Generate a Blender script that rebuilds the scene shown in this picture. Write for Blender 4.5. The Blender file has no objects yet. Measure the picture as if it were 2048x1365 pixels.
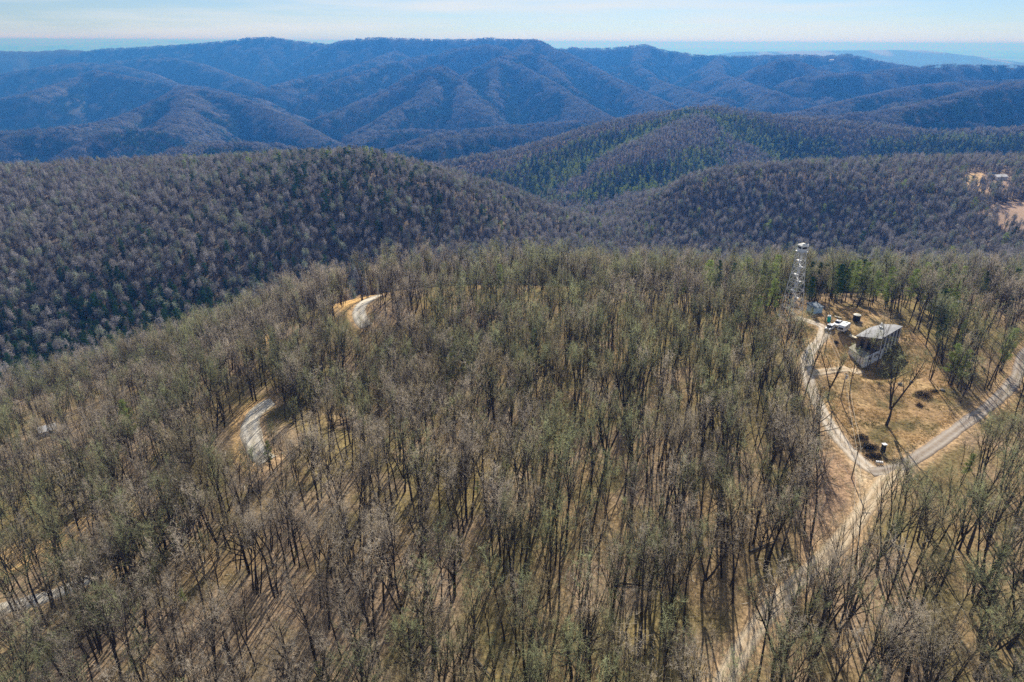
import bpy, math, random
import numpy as np
from mathutils import Vector, Matrix
R = math.radians
scene = bpy.context.scene
# ------------------------------------------------------------------ camera
CAMZ = 95.0
FPX = 1365.0                      # focal length in pixels of the 2048 px wide photograph
PITCH = math.atan(598.5/FPX)
ROLL = 0.0045
cam_data = bpy.data.cameras.new("camera")
cam_data.sensor_width = 36.0
cam_data.lens = 36.0*FPX/2048.0
cam_data.clip_start = 1.0
cam_data.clip_end = 300000.0
cam = bpy.data.objects.new("camera", cam_data)
scene.collection.objects.link(cam)
cam.matrix_world = Matrix.Translation((0, 0, CAMZ)) @ Matrix.Rotation(math.pi/2-PITCH, 4, 'X') @ Matrix.Rotation(ROLL, 4, 'Z')
scene.camera = cam
# ------------------------------------------------------------------ light and exposure
SUN_EL, SUN_AZ = R(31), R(12)     # azimuth to the right of the view direction (+y)
sd = bpy.data.lights.new("sun", 'SUN'); sd.energy = 4.6; sd.angle = R(0.53); sd.color = (1.0, 0.945, 0.86)
sun = bpy.data.objects.new("sun", sd); scene.collection.objects.link(sun)
sdir = Vector((math.sin(SUN_AZ)*math.cos(SUN_EL), math.cos(SUN_AZ)*math.cos(SUN_EL), math.sin(SUN_EL)))
sun.rotation_euler = sdir.to_track_quat('Z', 'Y').to_euler()
sun.location = (0, 0, 400)
world = bpy.data.worlds.new("World"); scene.world = world; world.use_nodes = True
wn, wl = world.node_tree.nodes, world.node_tree.links
wn.clear()
sky = wn.new('ShaderNodeTexSky'); sky.sky_type = 'NISHITA'; sky.sun_disc = False
sky.sun_elevation = SUN_EL; sky.sun_rotation = SUN_AZ; sky.altitude = 900; sky.air_density = 1.0; sky.dust_density = 0.1; sky.ozone_density = 2.5
tc = wn.new('ShaderNodeTexCoord'); mp = wn.new('ShaderNodeMapping'); mp.inputs['Scale'].default_value = (1.6, 1.6, 26)
mp.inputs['Rotation'].default_value = (0, R(1.2), 0)
cn = wn.new('ShaderNodeTexNoise'); cn.inputs['Scale'].default_value = 1.5; cn.inputs['Detail'].default_value = 7; cn.inputs['Roughness'].default_value = .55
cr = wn.new('ShaderNodeMapRange'); cr.inputs[1].default_value = .42; cr.inputs[2].default_value = .64; cr.inputs[3].default_value = 0; cr.inputs[4].default_value = .8
mx = wn.new('ShaderNodeMixRGB'); mx.inputs[2].default_value = (8.2, 8.6, 9.0, 1)
tint = wn.new('ShaderNodeMixRGB'); tint.blend_type = 'MULTIPLY'; tint.inputs[0].default_value = 1; tint.inputs[2].default_value = (0.60, 0.735, 1.0, 1)
bg = wn.new('ShaderNodeBackground'); bg.inputs['Strength'].default_value = 0.057
wo = wn.new('ShaderNodeOutputWorld')
wl.new(tc.outputs['Generated'], mp.inputs[0]); wl.new(mp.outputs[0], cn.inputs[0]); wl.new(cn.outputs[0], cr.inputs[0]); wl.new(cr.outputs[0], mx.inputs[0])
wl.new(sky.outputs[0], tint.inputs[1]); wl.new(tint.outputs[0], mx.inputs[1]); wl.new(mx.outputs[0], bg.inputs[0]); wl.new(bg.outputs[0], wo.inputs[0])
vs = scene.view_settings
vs.view_transform = 'Standard'; vs.look = 'None'; vs.exposure = 0.8; vs.gamma = 1.0; vs.use_curve_mapping = False
cy = scene.cycles
cy.max_bounces = 4; cy.diffuse_bounces = 2; cy.glossy_bounces = 1; cy.transmission_bounces = 2; cy.volume_bounces = 0; cy.transparent_max_bounces = 4
cy.use_denoising = False; cy.denoiser = 'OPENIMAGEDENOISE'; cy.denoising_prefilter = 'ACCURATE'

# ------------------------------------------------------------------ image <-> world helpers
cP, sP = math.cos(PITCH), math.sin(PITCH)
def ray(px, py):
    u, v = (px-1024)/FPX, (682.5-py)/FPX
    u, v = u*math.cos(ROLL)-v*math.sin(ROLL), u*math.sin(ROLL)+v*math.cos(ROLL)
    return np.array([u, cP+sP*v, -sP+cP*v])
def on_drop(px, py, drop):        # the point of the pixel's ray that lies `drop` metres below the camera
    d = ray(px, py); t = drop/-d[2]
    return np.array([d[0]*t, d[1]*t, CAMZ-drop])
def at_f(px, py, F):
    d = ray(px, py); t = F/d[1]
    return np.array([d[0]*t, F, CAMZ+d[2]*t])
def project(x, y, z):
    zc = z-CAMZ
    depth = y*cP - zc*sP; v = (y*sP + zc*cP)/depth; u = x/depth
    u2, v2 = u*math.cos(ROLL)+v*math.sin(ROLL), -u*math.sin(ROLL)+v*math.cos(ROLL)
    return 1024+FPX*u2, 682.5-FPX*v2, depth

# ------------------------------------------------------------------ noise
def _hash(ix, iy, s):
    h = (ix.astype(np.int64)*374761393 + iy.astype(np.int64)*668265263 + s*974711) & 0x7fffffff
    h = ((h ^ (h >> 13))*1274126177) & 0x7fffffff
    h = (h ^ (h >> 16)) & 0xffff
    return h/65535.0
def vnoise(x, y, s=0):
    ix, iy = np.floor(x), np.floor(y); fx, fy = x-ix, y-iy
    fx = fx*fx*fx*(fx*(fx*6-15)+10); fy = fy*fy*fy*(fy*(fy*6-15)+10)
    a, b = _hash(ix, iy, s), _hash(ix+1, iy, s); c, d = _hash(ix, iy+1, s), _hash(ix+1, iy+1, s)
    return (a+(b-a)*fx)*(1-fy)+(c+(d-c)*fx)*fy
def fbm(x, y, s=0, o=4):
    t, a, n = 0, 1.0, 0
    for i in range(o):
        t = t+a*vnoise(x, y, s+i*17); n += a; a *= .5; x = x*2.03+11.3; y = y*2.03-7.7
    return t/n
def ridged(x, y, s=0, o=3):
    t, a, n = 0, 1.0, 0
    for i in range(o):
        t = t+a*(1-np.abs(2*vnoise(x, y, s+i*13)-1)); n += a; a *= .5; x = x*2.1+5.1; y = y*2.1+3.3
    return t/n
def sstep(a, b, x):
    t = np.clip((x-a)/(b-a), 0, 1); return t*t*(3-2*t)

# ------------------------------------------------------------------ the lie of the land
near_px = [  # photo x, photo y, metres below the camera
 (1024,1365,98),(1400,1365,97),(1700,1365,96),(2048,1365,95),(2300,1365,95),(0,1365,112),(-300,1365,120),(500,1365,104),
 (1740,930,95.5),(2048,930,95),(2300,930,96),(2040,720,97),(1640,830,94.5),(1580,640,92),(1660,655,91.5),(1715,655,91.5),(1700,730,93),(1745,745,95.5),(1800,760,95.5),(1850,690,94),(1900,640,96),(2048,620,98),
 (1300,640,96),(1450,620,95),(1000,610,97),(870,600,99.5),(720,615,100.5),(510,860,104),(520,740,108),(300,1000,115),(100,1190,115),(0,1000,127),(0,870,141),
 (300,810,129),(480,690,119),(622,768,106),(800,770,110.5),(700,830,113),(850,700,106),(1000,800,100),(1200,1000,97),(800,1100,100),(1500,900,95),(1850,800,96),
 (0,765,192),(300,670,180),(500,600,174),(700,545,170),(200,720,181),
 (0,600,172),(0,480,156),(0,374,150),(-300,470,170),(-300,380,160),(200,600,170),(200,480,150),(200,376,147),(400,560,162),(400,440,140),(430,350,129),(600,520,160),(600,440,140),(600,313,124),(520,325,124),(750,312,126),
 (830,340,131),(900,374,140),(800,450,146),(900,490,168),(1000,440,172),(1050,415,176),(1130,455,222),(1160,440,236),
 (1200,490,206),(1300,440,200),(1400,500,200),(1400,430,182),(1374,372,168),(1474,345,158),(1624,328,153),(1774,320,151),(2048,310,146),(2350,300,140),
 (1600,480,190),(1600,400,169),(1850,480,176),(1850,395,156),(2048,450,152),(2048,385,147),(2350,400,147)]
near_f = [  # photo x, forward distance, metres below the camera
 (1000,430,160),(1200,420,158),(1400,400,150),(1600,400,146),(1800,400,142),(2048,390,138),(2300,380,135),(1000,560,190),(1250,560,200),
 (0,1200,215),(-300,1200,220),(300,1200,230),(600,1250,250),(800,1200,245),(1000,1300,295),(1180,1250,285),
 (1374,1250,255),(1624,1250,235),(1900,1250,205),(2200,1250,170),(1024,20,97),(1800,20,96),(0,20,108),(1024,-60,97),(2048,60,95),(-200,60,112)]
cp = [on_drop(p[0], p[1]+(18 if 300 <= p[1] <= 400 else 0), p[2]) for p in near_px]   # crests carry 17 m of trees
for px, F, dr in near_f:
    u = (px-1024)/FPX
    cp.append(np.array([u*(F*cP+dr*sP), F, CAMZ-dr]))
for sx in (-200, 0, 200): cp.append(np.array([sx, -150, -2-(sx < 0)*15.]))
cp = np.array(cp)
def _U(r2): return 0.5*r2*np.log(r2+1e-9)
_n = len(cp); _S = 100.0; _X = cp[:, :2]/_S
_K = _U(((_X[:, None]-_X[None])**2).sum(-1)) + np.eye(_n)*0.004
_P = np.hstack([np.ones((_n, 1)), _X]); _A = np.zeros((_n+3, _n+3)); _A[:_n, :_n] = _K; _A[:_n, _n:] = _P; _A[_n:, :_n] = _P.T
_w = np.linalg.solve(_A, np.concatenate([cp[:, 2], np.zeros(3)]))
def z_near(x, y):
    sh = x.shape; x = x.ravel(); y = y.ravel(); out = np.empty(x.size)
    for i in range(0, x.size, 50000):
        X = np.stack([x[i:i+50000], y[i:i+50000]], -1)/_S
        out[i:i+50000] = _U(((X[:, None]-_X[None])**2).sum(-1)) @ _w[:_n] + _w[_n] + X @ _w[_n+1:]
    return out.reshape(sh)
ridges = [  # side slope, [(photo x, photo y, forward distance)...]
 (.42, [(820,345,1250),(870,332,1300),(950,313,1350),(1024,303,1400),(1124,274,1480),(1224,244,1560),(1300,229,1600),(1374,221,1640),(1450,219,1640),(1574,232,1600),(1700,245,1550),(1900,262,1500),(2048,255,1500),(2400,230,1500)]),
 (.42, [(1150,352,1150),(1200,328,1200),(1284,288,1300),(1384,239,1500),(1420,221,1620)]),
 (.30, [(1560,238,1850),(1640,234,1900),(1700,232,1900),(1764,226,2000),(1874,204,2200),(1974,178,2400),(2048,164,2500),(2300,150,2600)]),
 (.30, [(1524,238,2300),(1624,222,2500),(1724,197,2800),(1824,174,3000),(1924,165,3100),(2048,160,3200),(2300,150,3200)]),
 (.35, [(1600,162,3700),(1700,151,3800),(1760,147,3800),(1840,140,3900),(1870,135,3900),(1950,136,3900),(2048,137,3900),(2300,135,3900)]),
 (.42, [(780,302,2100),(880,268,2300),(1024,251,2500),(1150,243,2600),(1250,234,2500),(1330,226,2400)]),
 (.42, [(650,302,2500),(700,280,2600),(750,264,2700),(830,260,2800),(890,262,2700)]),
 (.40, [(215,362,1500),(320,315,1650),(380,291,1800),(475,283,1900),(550,290,1950),(620,302,2000)]),
 (.40, [(0,365,1400),(40,347,1500),(80,334,1600),(150,327,1700),(200,337,1800)]),
 (.42, [(165,292,2400),(215,264,2500),(280,260,2600),(340,252,2700),(372,217,3200),(370,180,3800)]),
 (.45, [(370,180,3900),(450,192,3800),(520,217,3500),(570,242,3200),(640,282,2700)]),
 (.45, [(370,180,3900),(320,207,3600),(250,237,3300),(200,252,3000),(120,262,2800),(0,270,2700),(-200,280,2600)]),
 (.40, [(-200,225,4000),(0,202,4300),(60,190,4400),(120,172,4700),(190,145,5000),(250,156,4900),(330,173,4800),(400,178,4700),(512,202,4300),(560,227,4000),(610,247,3700)]),
 (.42, [(-200,160,5500),(0,151,5600),(100,134,5800),(170,128,6000),(240,136,6000),(300,150,5800),(345,170,5200)]),
 (.42, [(230,126,6500),(340,119,6400),(400,131,6200),(470,158,5500),(500,166,5200)]),
 (.40, [(-300,102,7800),(0,102,7800),(60,103,7700),(130,99,7700),(170,102,7700),(240,99,7600),(330,94,7500),(400,89,7500),(460,84,7400),(490,79,7400),(540,76,7400),(565,81,7300),(600,85,7300),(665,92,7200)]),
 (.40, [(660,93,6900),(690,83,6700),(760,78,6600),(860,82,6500),(940,81,6500),(975,78,6500),(1000,82,6400),(1060,83,6000),(1071,86,5600)]),
 (.42, [(545,177,4600),(600,162,4900),(680,146,5200),(740,126,5600),(790,106,6100)]),
 (.45, [(622,198,4200),(687,162,4500),(787,129,5000),(850,114,5300),(902,119,5400),(940,100,5900)]),
 (.50, [(640,242,3300),(737,202,3600),(800,172,3800),(845,145,4000),(875,137,4000),(912,157,3900),(932,187,3600),(942,217,3300)]),
 (.45, [(712,274,2900),(787,234,3200),(862,187,3600),(875,140,4000)]),
 (.45, [(902,103,5300),(962,92,5300),(1000,98,5200),(1024,112,5000)]),
 (.50, [(1071,86,5600),(1099,101,5300),(1164,127,4900),(1211,154,4500),(1249,172,4200),(1299,197,3800),(1344,219,3300)]),
 (.50, [(1071,86,5600),(1029,112,4900),(1074,112,4700),(1106,149,4300),(1134,177,4000),(1164,212,3700)]),
 (.50, [(1029,112,4700),(1000,122,4400),(1049,142,4200),(1099,169,3900),(1149,204,3500),(1209,239,3000)]),
 (.50, [(1000,122,4400),(985,160,4000),(975,200,3600),(960,225,3300)]),
 (.40, [(1085,102,6600),(1150,98,6600),(1200,100,6500),(1260,95,6400),(1290,94,6300),(1330,104,6200),(1380,111,6100),(1440,117,6000),(1520,114,5900),(1560,114,5900)]),
 (.40, [(1530,116,5800),(1590,112,5600),(1640,116,5400),(1690,112,5300),(1740,121,5200),(1800,134,5000),(1840,141,4700)]),
 (.42, [(1400,168,4500),(1500,157,4500),(1536,132,4400),(1568,120,4400),(1600,131,4300),(1630,141,4200),(1690,156,4000)]),
 (.42, [(1290,94,6300),(1270,130,5600),(1300,160,5000),(1380,190,4200),(1450,205,3600)]),
 (.42, [(1440,117,6000),(1430,150,5000),(1500,175,4000),(1560,195,3400)]),
 (.09, [(1480,104,16500),(1600,102,16000),(1700,101,15500),(1800,100,15200),(1850,100.5,15000),(1880,105,14700),(1930,117,14200)]),
 (.07, [(1980,131,12500),(2048,126,12500),(2300,118,12500)]),
 (.02, [(188,88,62000),(200,84.5,62000),(222,83.8,62000),(262,86,62000),(280,88,62000)]),
 (.02, [(318,87,62000),(345,81,62000),(368,84.5,62000),(420,83.5,62000),(440,87,62000)]),
]
RP = [(s, np.array([at_f(*q) for q in pts])) for s, pts in ridges]
for (s, P) in RP:
    if P[0, 1] < 2600 and s > .1: P[:, 2] -= 12
def z_far(x, y):
    sh = x.shape; x = x.ravel(); y = y.ravel(); r = np.hypot(x, y)
    fl = CAMZ-np.interp(r, [1000, 1600, 2300, 3300, 5000, 9000, 12500, 90000], [240, 310, 390, 460, 500, 500, 650, 650])
    fl = fl+(fbm(x/700, y/700, 5)-.5)*50*sstep(1000, 2500, r)*(1-.75*sstep(9000, 12000, r))
    wn_ = np.clip(r/2500, .35, 1)
    w1 = (fbm(x/420, y/420, 21, 4)-.5)*260*wn_; w2 = (fbm(x/420, y/420, 57, 4)-.5)*260*wn_
    rn = ridged(x/520+3, y/520, 33, 4); rn2 = ridged(x/1400+1, y/1400, 91, 3)
    z = fl.copy(); k = 14.0
    for s, P in RP:
        big = 3500 if s < .1 else (2600 if P[0, 1] > 3000 else 1400)
        if s < .03: big = 14000
        lo, hi = P.min(0)-big, P.max(0)+big
        m = (x > lo[0]) & (x < hi[0]) & (y > lo[1]) & (y < hi[1])
        if not m.any(): continue
        xx, yy = x[m], y[m]
        best = np.full(xx.shape, -1e9)
        D0 = np.full(xx.shape, 1e9); ZC = np.zeros(xx.shape)
        for a, b in zip(P[:-1], P[1:]):
            ab = b[:2]-a[:2]; t = np.clip(((xx-a[0])*ab[0]+(yy-a[1])*ab[1])/(ab @ ab), 0, 1)
            d = np.hypot(xx-a[0]-t*ab[0], yy-a[1]-t*ab[1]); zc = a[2]+t*(b[2]-a[2])
            c = zc-s*d
            u = c > best; best = np.where(u, c, best); D0 = np.where(u, d, D0); ZC = np.where(u, zc, ZC)
        far = sstep(20, 260, D0)
        wd = np.hypot(D0, 0)+np.where(s > .1, 1, 0)*far*(w1[m]*.5)
        soft = np.sqrt(wd*wd+40**2)-40
        if s < .03: soft = wd
        h = ZC-s*1.4*soft+far*((rn[m]-.62)*170*np.minimum(1, D0/450)+(rn2[m]-.6)*70*np.minimum(1, D0/700))*(1 if s > .1 else .15)
        zz = z[m]; mxx = np.maximum(zz, h); z[m] = mxx+k*np.log(np.exp((zz-mxx)/k)+np.exp((h-mxx)/k))*np.exp(-np.abs(zz-h)/60)
    return z.reshape(sh)
def height_raw(x, y):
    r = np.hypot(x, y*1.0)
    z = np.zeros(x.shape)
    wgt = sstep(1080, 1330, r)
    m = wgt < 1
    if m.any(): z[m] += z_near(x[m], y[m])*(1-wgt[m])
    m = wgt > 0
    if m.any(): z[m] += z_far(x[m], y[m])*wgt[m]
    z += (ridged(x/270+7, y/330, 141, 3)-.6)*24*sstep(430, 650, r)*(1-sstep(1150, 1400, r))
    z += (fbm(x/60, y/60, 3)-.5)*5*sstep(260, 600, r)+(fbm(x/24, y/24, 8)-.5)*1.2*sstep(20, 90, r)
    return z
# polar grid: fine near the camera, coarse at the horizon
NA, NR = 760, 860
AZ0, AZ1, R0, R1 = R(-60), R(60), 18.0, 95000.0
az = np.linspace(AZ0, AZ1, NA); lr = np.linspace(math.log(R0), math.log(R1), NR); rr = np.exp(lr)
GX = rr[:, None]*np.sin(az)[None]; GY = rr[:, None]*np.cos(az)[None]
GZ = height_raw(GX, GY)
def hgt(x, y):
    x = np.asarray(x, float); y = np.asarray(y, float)
    fa = np.clip((np.arctan2(x, y)-AZ0)/(AZ1-AZ0)*(NA-1), 0, NA-1.001); fr = np.clip((np.log(np.maximum(np.hypot(x, y), 1))-lr[0])/(lr[-1]-lr[0])*(NR-1), 0, NR-1.001)
    i, j = fr.astype(int), fa.astype(int); a, b = fr-i, fa-j
    return (GZ[i, j]*(1-b)+GZ[i, j+1]*b)*(1-a)+(GZ[i+1, j]*(1-b)+GZ[i+1, j+1]*b)*a
def hit(px, py):                  # where the ray of a photo pixel meets the ground
    d = ray(px, py); t = np.exp(np.linspace(math.log(60), math.log(9000), 4000))
    P = d[None]*t[:, None]; P[:, 2] += CAMZ
    below = P[:, 2] < hgt(P[:, 0], P[:, 1])
    k = int(np.argmax(below)) if below.any() else len(t)-1
    p = P[k].copy(); p[2] = hgt(p[0], p[1]); return p
# ------------------------------------------------------------------ mesh and object helpers
def new_mat(name, col, rough=.9, spec=.15, metal=0.0):
    m = bpy.data.materials.new(name); m.use_nodes = True
    b = m.node_tree.nodes['Principled BSDF']; b.inputs['Base Color'].default_value = (*col, 1); b.inputs['Roughness'].default_value = rough
    b.inputs['Specular IOR Level'].default_value = spec; b.inputs['Metallic'].default_value = metal
    return m
def worn(m, scale=3.0, amt=.35):   # breaks a flat paint or metal up with procedural dirt
    nt = m.node_tree; b = nt.nodes['Principled BSDF']; c = tuple(b.inputs['Base Color'].default_value)
    t = nt.nodes.new('ShaderNodeTexCoord'); n = nt.nodes.new('ShaderNodeTexNoise'); n.inputs['Scale'].default_value = scale; n.inputs['Detail'].default_value = 5
    r = nt.nodes.new('ShaderNodeMapRange'); r.inputs[1].default_value = .35; r.inputs[2].default_value = .7; r.inputs[3].default_value = 1.0; r.inputs[4].default_value = 1-amt
    x = nt.nodes.new('ShaderNodeVectorMath'); x.operation = 'SCALE'; x.inputs[0].default_value = c[:3]
    nt.links.new(t.outputs['Object'], n.inputs[0]); nt.links.new(n.outputs[0], r.inputs[0]); nt.links.new(r.outputs[0], x.inputs['Scale']); nt.links.new(x.outputs[0], b.inputs['Base Color'])
    return m
def mesh_np(name, V, F3=None, F4=None, mats=(), midx=None, smooth=False):
    me = bpy.data.meshes.new(name); V = np.asarray(V, np.float32)
    n3 = 0 if F3 is None else len(F3); n4 = 0 if F4 is None else len(F4)
    me.vertices.add(len(V)); me.vertices.foreach_set('co', V.ravel())
    li = np.concatenate([np.asarray(f, np.int32).ravel() for f in (F3, F4) if f is not None and len(f)])
    me.loops.add(len(li)); me.loops.foreach_set('vertex_index', li); me.polygons.add(n3+n4)
    tot = np.concatenate([np.full(n3, 3), np.full(n4, 4)]).astype(np.int32)
    me.polygons.foreach_set('loop_start', np.concatenate([[0], np.cumsum(tot)[:-1]]).astype(np.int32)); me.polygons.foreach_set('loop_total', tot)
    if midx is not None: me.polygons.foreach_set('material_index', np.asarray(midx, np.int32))
    if smooth: me.polygons.foreach_set('use_smooth', np.ones(n3+n4, bool))
    for m in mats: me.materials.append(m)
    me.update(calc_edges=True); return me
def link(o): scene.collection.objects.link(o); return o
def tag(o, label=None, cat=None, group=None, kind=None):
    if label: o['label'] = label
    if cat: o['category'] = cat
    if group: o['group'] = group
    if kind: o['kind'] = kind
    return o
def empty(name, loc, rz=0.0):
    o = bpy.data.objects.new(name, None); o.location = loc; o.rotation_euler = (0, 0, rz); o.empty_display_size = .5; return link(o)
class MB:
    def __init__(s): s.v, s.f = [], []
    def add(s, vs, fs):
        k = len(s.v); s.v += [tuple(p) for p in vs]; s.f += [tuple(i+k for i in f) for f in fs]; return s
    def prism(s, poly, z0, z1, top=None):      # footprint polygon (counter-clockwise) between two heights
        n = len(poly); top = top or poly
        zt = z1 if isinstance(z1, (list, tuple)) else [z1]*n
        return s.add([(p[0], p[1], z0) for p in poly]+[(p[0], p[1], z) for p, z in zip(top, zt)],
                     [tuple(range(n-1, -1, -1)), tuple(range(n, 2*n))]+[(i, (i+1) % n, n+(i+1) % n, n+i) for i in range(n)])
    def box(s, x0, x1, y0, y1, z0, z1): return s.prism([(x0, y0), (x1, y0), (x1, y1), (x0, y1)], z0, z1)
    def side(s, poly, x0, x1):                 # profile in the y-z plane, run along x
        n = len(poly)
        return s.add([(x0, p[0], p[1]) for p in poly]+[(x1, p[0], p[1]) for p in poly],
                     [tuple(range(n)), tuple(range(2*n-1, n-1, -1))]+[(i, n+i, n+(i+1) % n, (i+1) % n) for i in range(n)])
    def tube(s, a, b, r0, r1=None, n=6):
        r1 = r0 if r1 is None else r1; a, b = Vector(a), Vector(b); d = (b-a).normalized()
        u = d.cross(Vector((0, 0, 1))) if abs(d.z) < .95 else d.cross(Vector((1, 0, 0))); u.normalize(); w = d.cross(u)
        vs = [a+(u*math.cos(t)+w*math.sin(t))*r0 for t in [2*math.pi*i/n for i in range(n)]]+[b+(u*math.cos(t)+w*math.sin(t))*r1 for t in [2*math.pi*i/n for i in range(n)]]
        return s.add(vs, [tuple(range(n-1, -1, -1)), tuple(range(n, 2*n))]+[(i, (i+1) % n, n+(i+1) % n, n+i) for i in range(n)])
    def lathe(s, prof, n=20, cx=0, cy=0):
        vs = []; fs = []
        for r, z in prof: vs += [(cx+r*math.cos(2*math.pi*i/n), cy+r*math.sin(2*math.pi*i/n), z) for i in range(n)]
        for k in range(len(prof)-1): fs += [(k*n+i, k*n+(i+1) % n, (k+1)*n+(i+1) % n, (k+1)*n+i) for i in range(n)]
        fs += [tuple(range(n-1, -1, -1)), tuple(range((len(prof)-1)*n, len(prof)*n))]
        return s.add(vs, fs)
    def build(s, name, mat, parent=None, smooth=False, bevel=0, mats=None):
        me = bpy.data.meshes.new(name); me.from_pydata(s.v, [], s.f)
        for m in (mats or [mat]): me.materials.append(m)
        if smooth: me.polygons.foreach_set('use_smooth', [True]*len(me.polygons))
        o = link(bpy.data.objects.new(name, me))
        if parent: o.parent = parent
        if bevel:
            b = o.modifiers.new('bevel', 'BEVEL'); b.width = bevel; b.segments = 2
        return o

# ------------------------------------------------------------------ roads, clearings
def spline(pts, step=2.0):
    P = [np.array(p, float) for p in pts]; P = [2*P[0]-P[1]]+P+[2*P[-1]-P[-2]]; out = []
    for i in range(1, len(P)-2):
        n = max(2, int(np.linalg.norm(P[i+1]-P[i])/step))
        for k in range(n):
            t = k/n; a, b, c, d = P[i-1:i+3]
            out.append(.5*((2*b)+(c-a)*t+(2*a-5*b+4*c-d)*t*t+(3*b-a-3*c+d)*t**3))
    out.append(P[-2]); return np.array(out)
def road_px(pts): return spline([hit(*p)[:2] for p in pts])
road_drive = road_px([(1592,636),(1622,645),(1648,657),(1643,678),(1622,702),(1613,728),(1618,765),(1640,815),(1668,865),(1704,908),(1740,938),(1775,950)])
road_low = road_px([(1800,938),(1768,965),(1735,1010),(1700,1060),(1645,1122),(1600,1160),(1562,1198),(1525,1240),(1490,1290),(1455,1350),(1440,1400)])
road_right = road_px([(1740,945),(1790,938),(1850,905),(1920,855),(1990,803),(2030,760),(2046,715),(2070,690),(2110,680)])
road_pad = road_px([(1622,748),(1650,744),(1690,738),(1722,730)])
road_left = road_px([(762,591),(750,594),(738,600),(722,612),(718,628),(724,645),(730,668),(710,700),(670,735),(622,766),(575,790),(535,810),(510,828),(500,850),(503,872),(513,895),(516,925),(490,965),(440,1010),(360,1070),(270,1122),(164,1165),(102,1192),(51,1206),(0,1220),(-80,1240)])
left_a = road_px([(762,591),(750,594),(738,600),(722,612),(718,628),(725,645),(734,654)])
left_b = road_px([(545,804),(531,810),(510,828),(500,850),(503,872),(511,895),(521,912),(536,922)])
left_c = road_px([(200,1152),(164,1165),(102,1192),(51,1206),(0,1220),(-80,1240)])
roads = [('driveway', road_drive, 1.9, 'pale'), ('dirt_road', road_low, 1.95, 'dirt'), ('gravel_road', road_right, 1.85, 'grey'), ('dirt_pad', road_pad, 1.7, 'dirt'), ('paved_road', left_a, 2.6, 'grey2'), ('paved_road', left_b, 2.7, 'grey2'), ('paved_road', left_c, 2.3, 'grey2')]
def road_dist(x, y, P):
    d = np.full(x.shape, 1e9); lo, hi = P.min(0)-45, P.max(0)+45
    m = (x > lo[0]) & (x < hi[0]) & (y > lo[1]) & (y < hi[1]); xx, yy = x[m], y[m]; dd = np.full(xx.shape, 1e9)
    for a, b in zip(P[:-1:2], P[2::2]):
        ab = b-a; t = np.clip(((xx-a[0])*ab[0]+(yy-a[1])*ab[1])/(ab @ ab), 0, 1); dd = np.minimum(dd, np.hypot(xx-a[0]-t*ab[0], yy-a[1]-t*ab[1]))
    d[m] = dd; return d
def all_road_dist(x, y): return np.minimum.reduce([road_dist(x, y, r[1])-r[2] for r in roads])
def poly_px(pts): return np.array([hit(*p)[:2] for p in pts])
def inside(x, y, Q):
    c = np.zeros(x.shape, bool); n = len(Q)
    for i in range(n):
        x0, y0 = Q[i]; x1, y1 = Q[(i+1) % n]
        if y0 == y1: continue
        c ^= ((y0 > y) != (y1 > y)) & (x < (x1-x0)*(y-y0)/(y1-y0)+x0)
    return c
def poly_soft(x, y, Q, w):        # 1 inside, fading to 0 over w metres outside
    d = np.full(x.shape, 1e9); lo, hi = Q.min(0)-w*2, Q.max(0)+w*2
    m = (x > lo[0]) & (x < hi[0]) & (y > lo[1]) & (y < hi[1]); xx, yy = x[m], y[m]; dd = np.full(xx.shape, 1e9)
    for i in range(len(Q)):
        a, b = Q[i], Q[(i+1) % len(Q)]; ab = b-a; t = np.clip(((xx-a[0])*ab[0]+(yy-a[1])*ab[1])/(ab @ ab), 0, 1)
        dd = np.minimum(dd, np.hypot(xx-a[0]-t*ab[0], yy-a[1]-t*ab[1]))
    dd = np.where(inside(xx, yy, Q), 0, dd); d[m] = dd
    return 1-sstep(0, w, d)
yard = poly_px([(1560,662),(1552,632),(1600,622),(1660,622),(1725,622),(1775,640),(1815,655),(1850,700),(1885,740),(1905,790),(1900,845),(1840,898),(1785,928),(1735,922),(1700,880),(1668,835),(1632,770),(1612,725),(1590,690)])
yard_low = poly_px([(1655,915),(1700,930),(1735,975),(1690,1045),(1650,1100),(1625,1115),(1640,1020)])
bank = poly_px([(-80,1135),(0,1108),(120,1066),(240,1015),(322,982),(335,992),(270,1030),(150,1092),(0,1152),(-80,1178)])
far_clear = poly_px([(1930,351),(1964,347),(1972,366),(1968,383),(1930,380)])
far_clear2 = poly_px([(1976,352),(2016,350),(2022,366),(2018,384),(1980,384)])
far_clear3 = poly_px([(1968,424),(2048,404),(2090,406),(2090,462),(1990,456)])
bend_soil = [poly_px(q) for q in ([(478,868),(474,838),(500,812),(530,800),(538,812),(512,830),(500,852),(500,880),(512,905),(505,940),(485,920)], [(697,612),(712,598),(736,590),(745,598),(722,604),(712,622),(718,645),(706,640)], [(500,700),(530,672),(548,672),(520,700)], [(662,618),(690,600),(700,606),(672,626)])]
tower_front = poly_px([(1552,668),(1550,640),(1600,630),(1612,700),(1585,692)])
clears = [tower_front, yard, yard_low, far_clear, far_clear2, far_clear3]+bend_soil[:2]

# the ground falls away below the house's lower court
court = np.array([hit(*q)[:2] for q in ((1699,697),(1712,690),(1745,696),(1768,698),(1790,712),(1775,740),(1730,745),(1705,725))])
GZ -= 2.1*poly_soft(GX.ravel(), GY.ravel(), court, 7.0).reshape(GX.shape)
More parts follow.
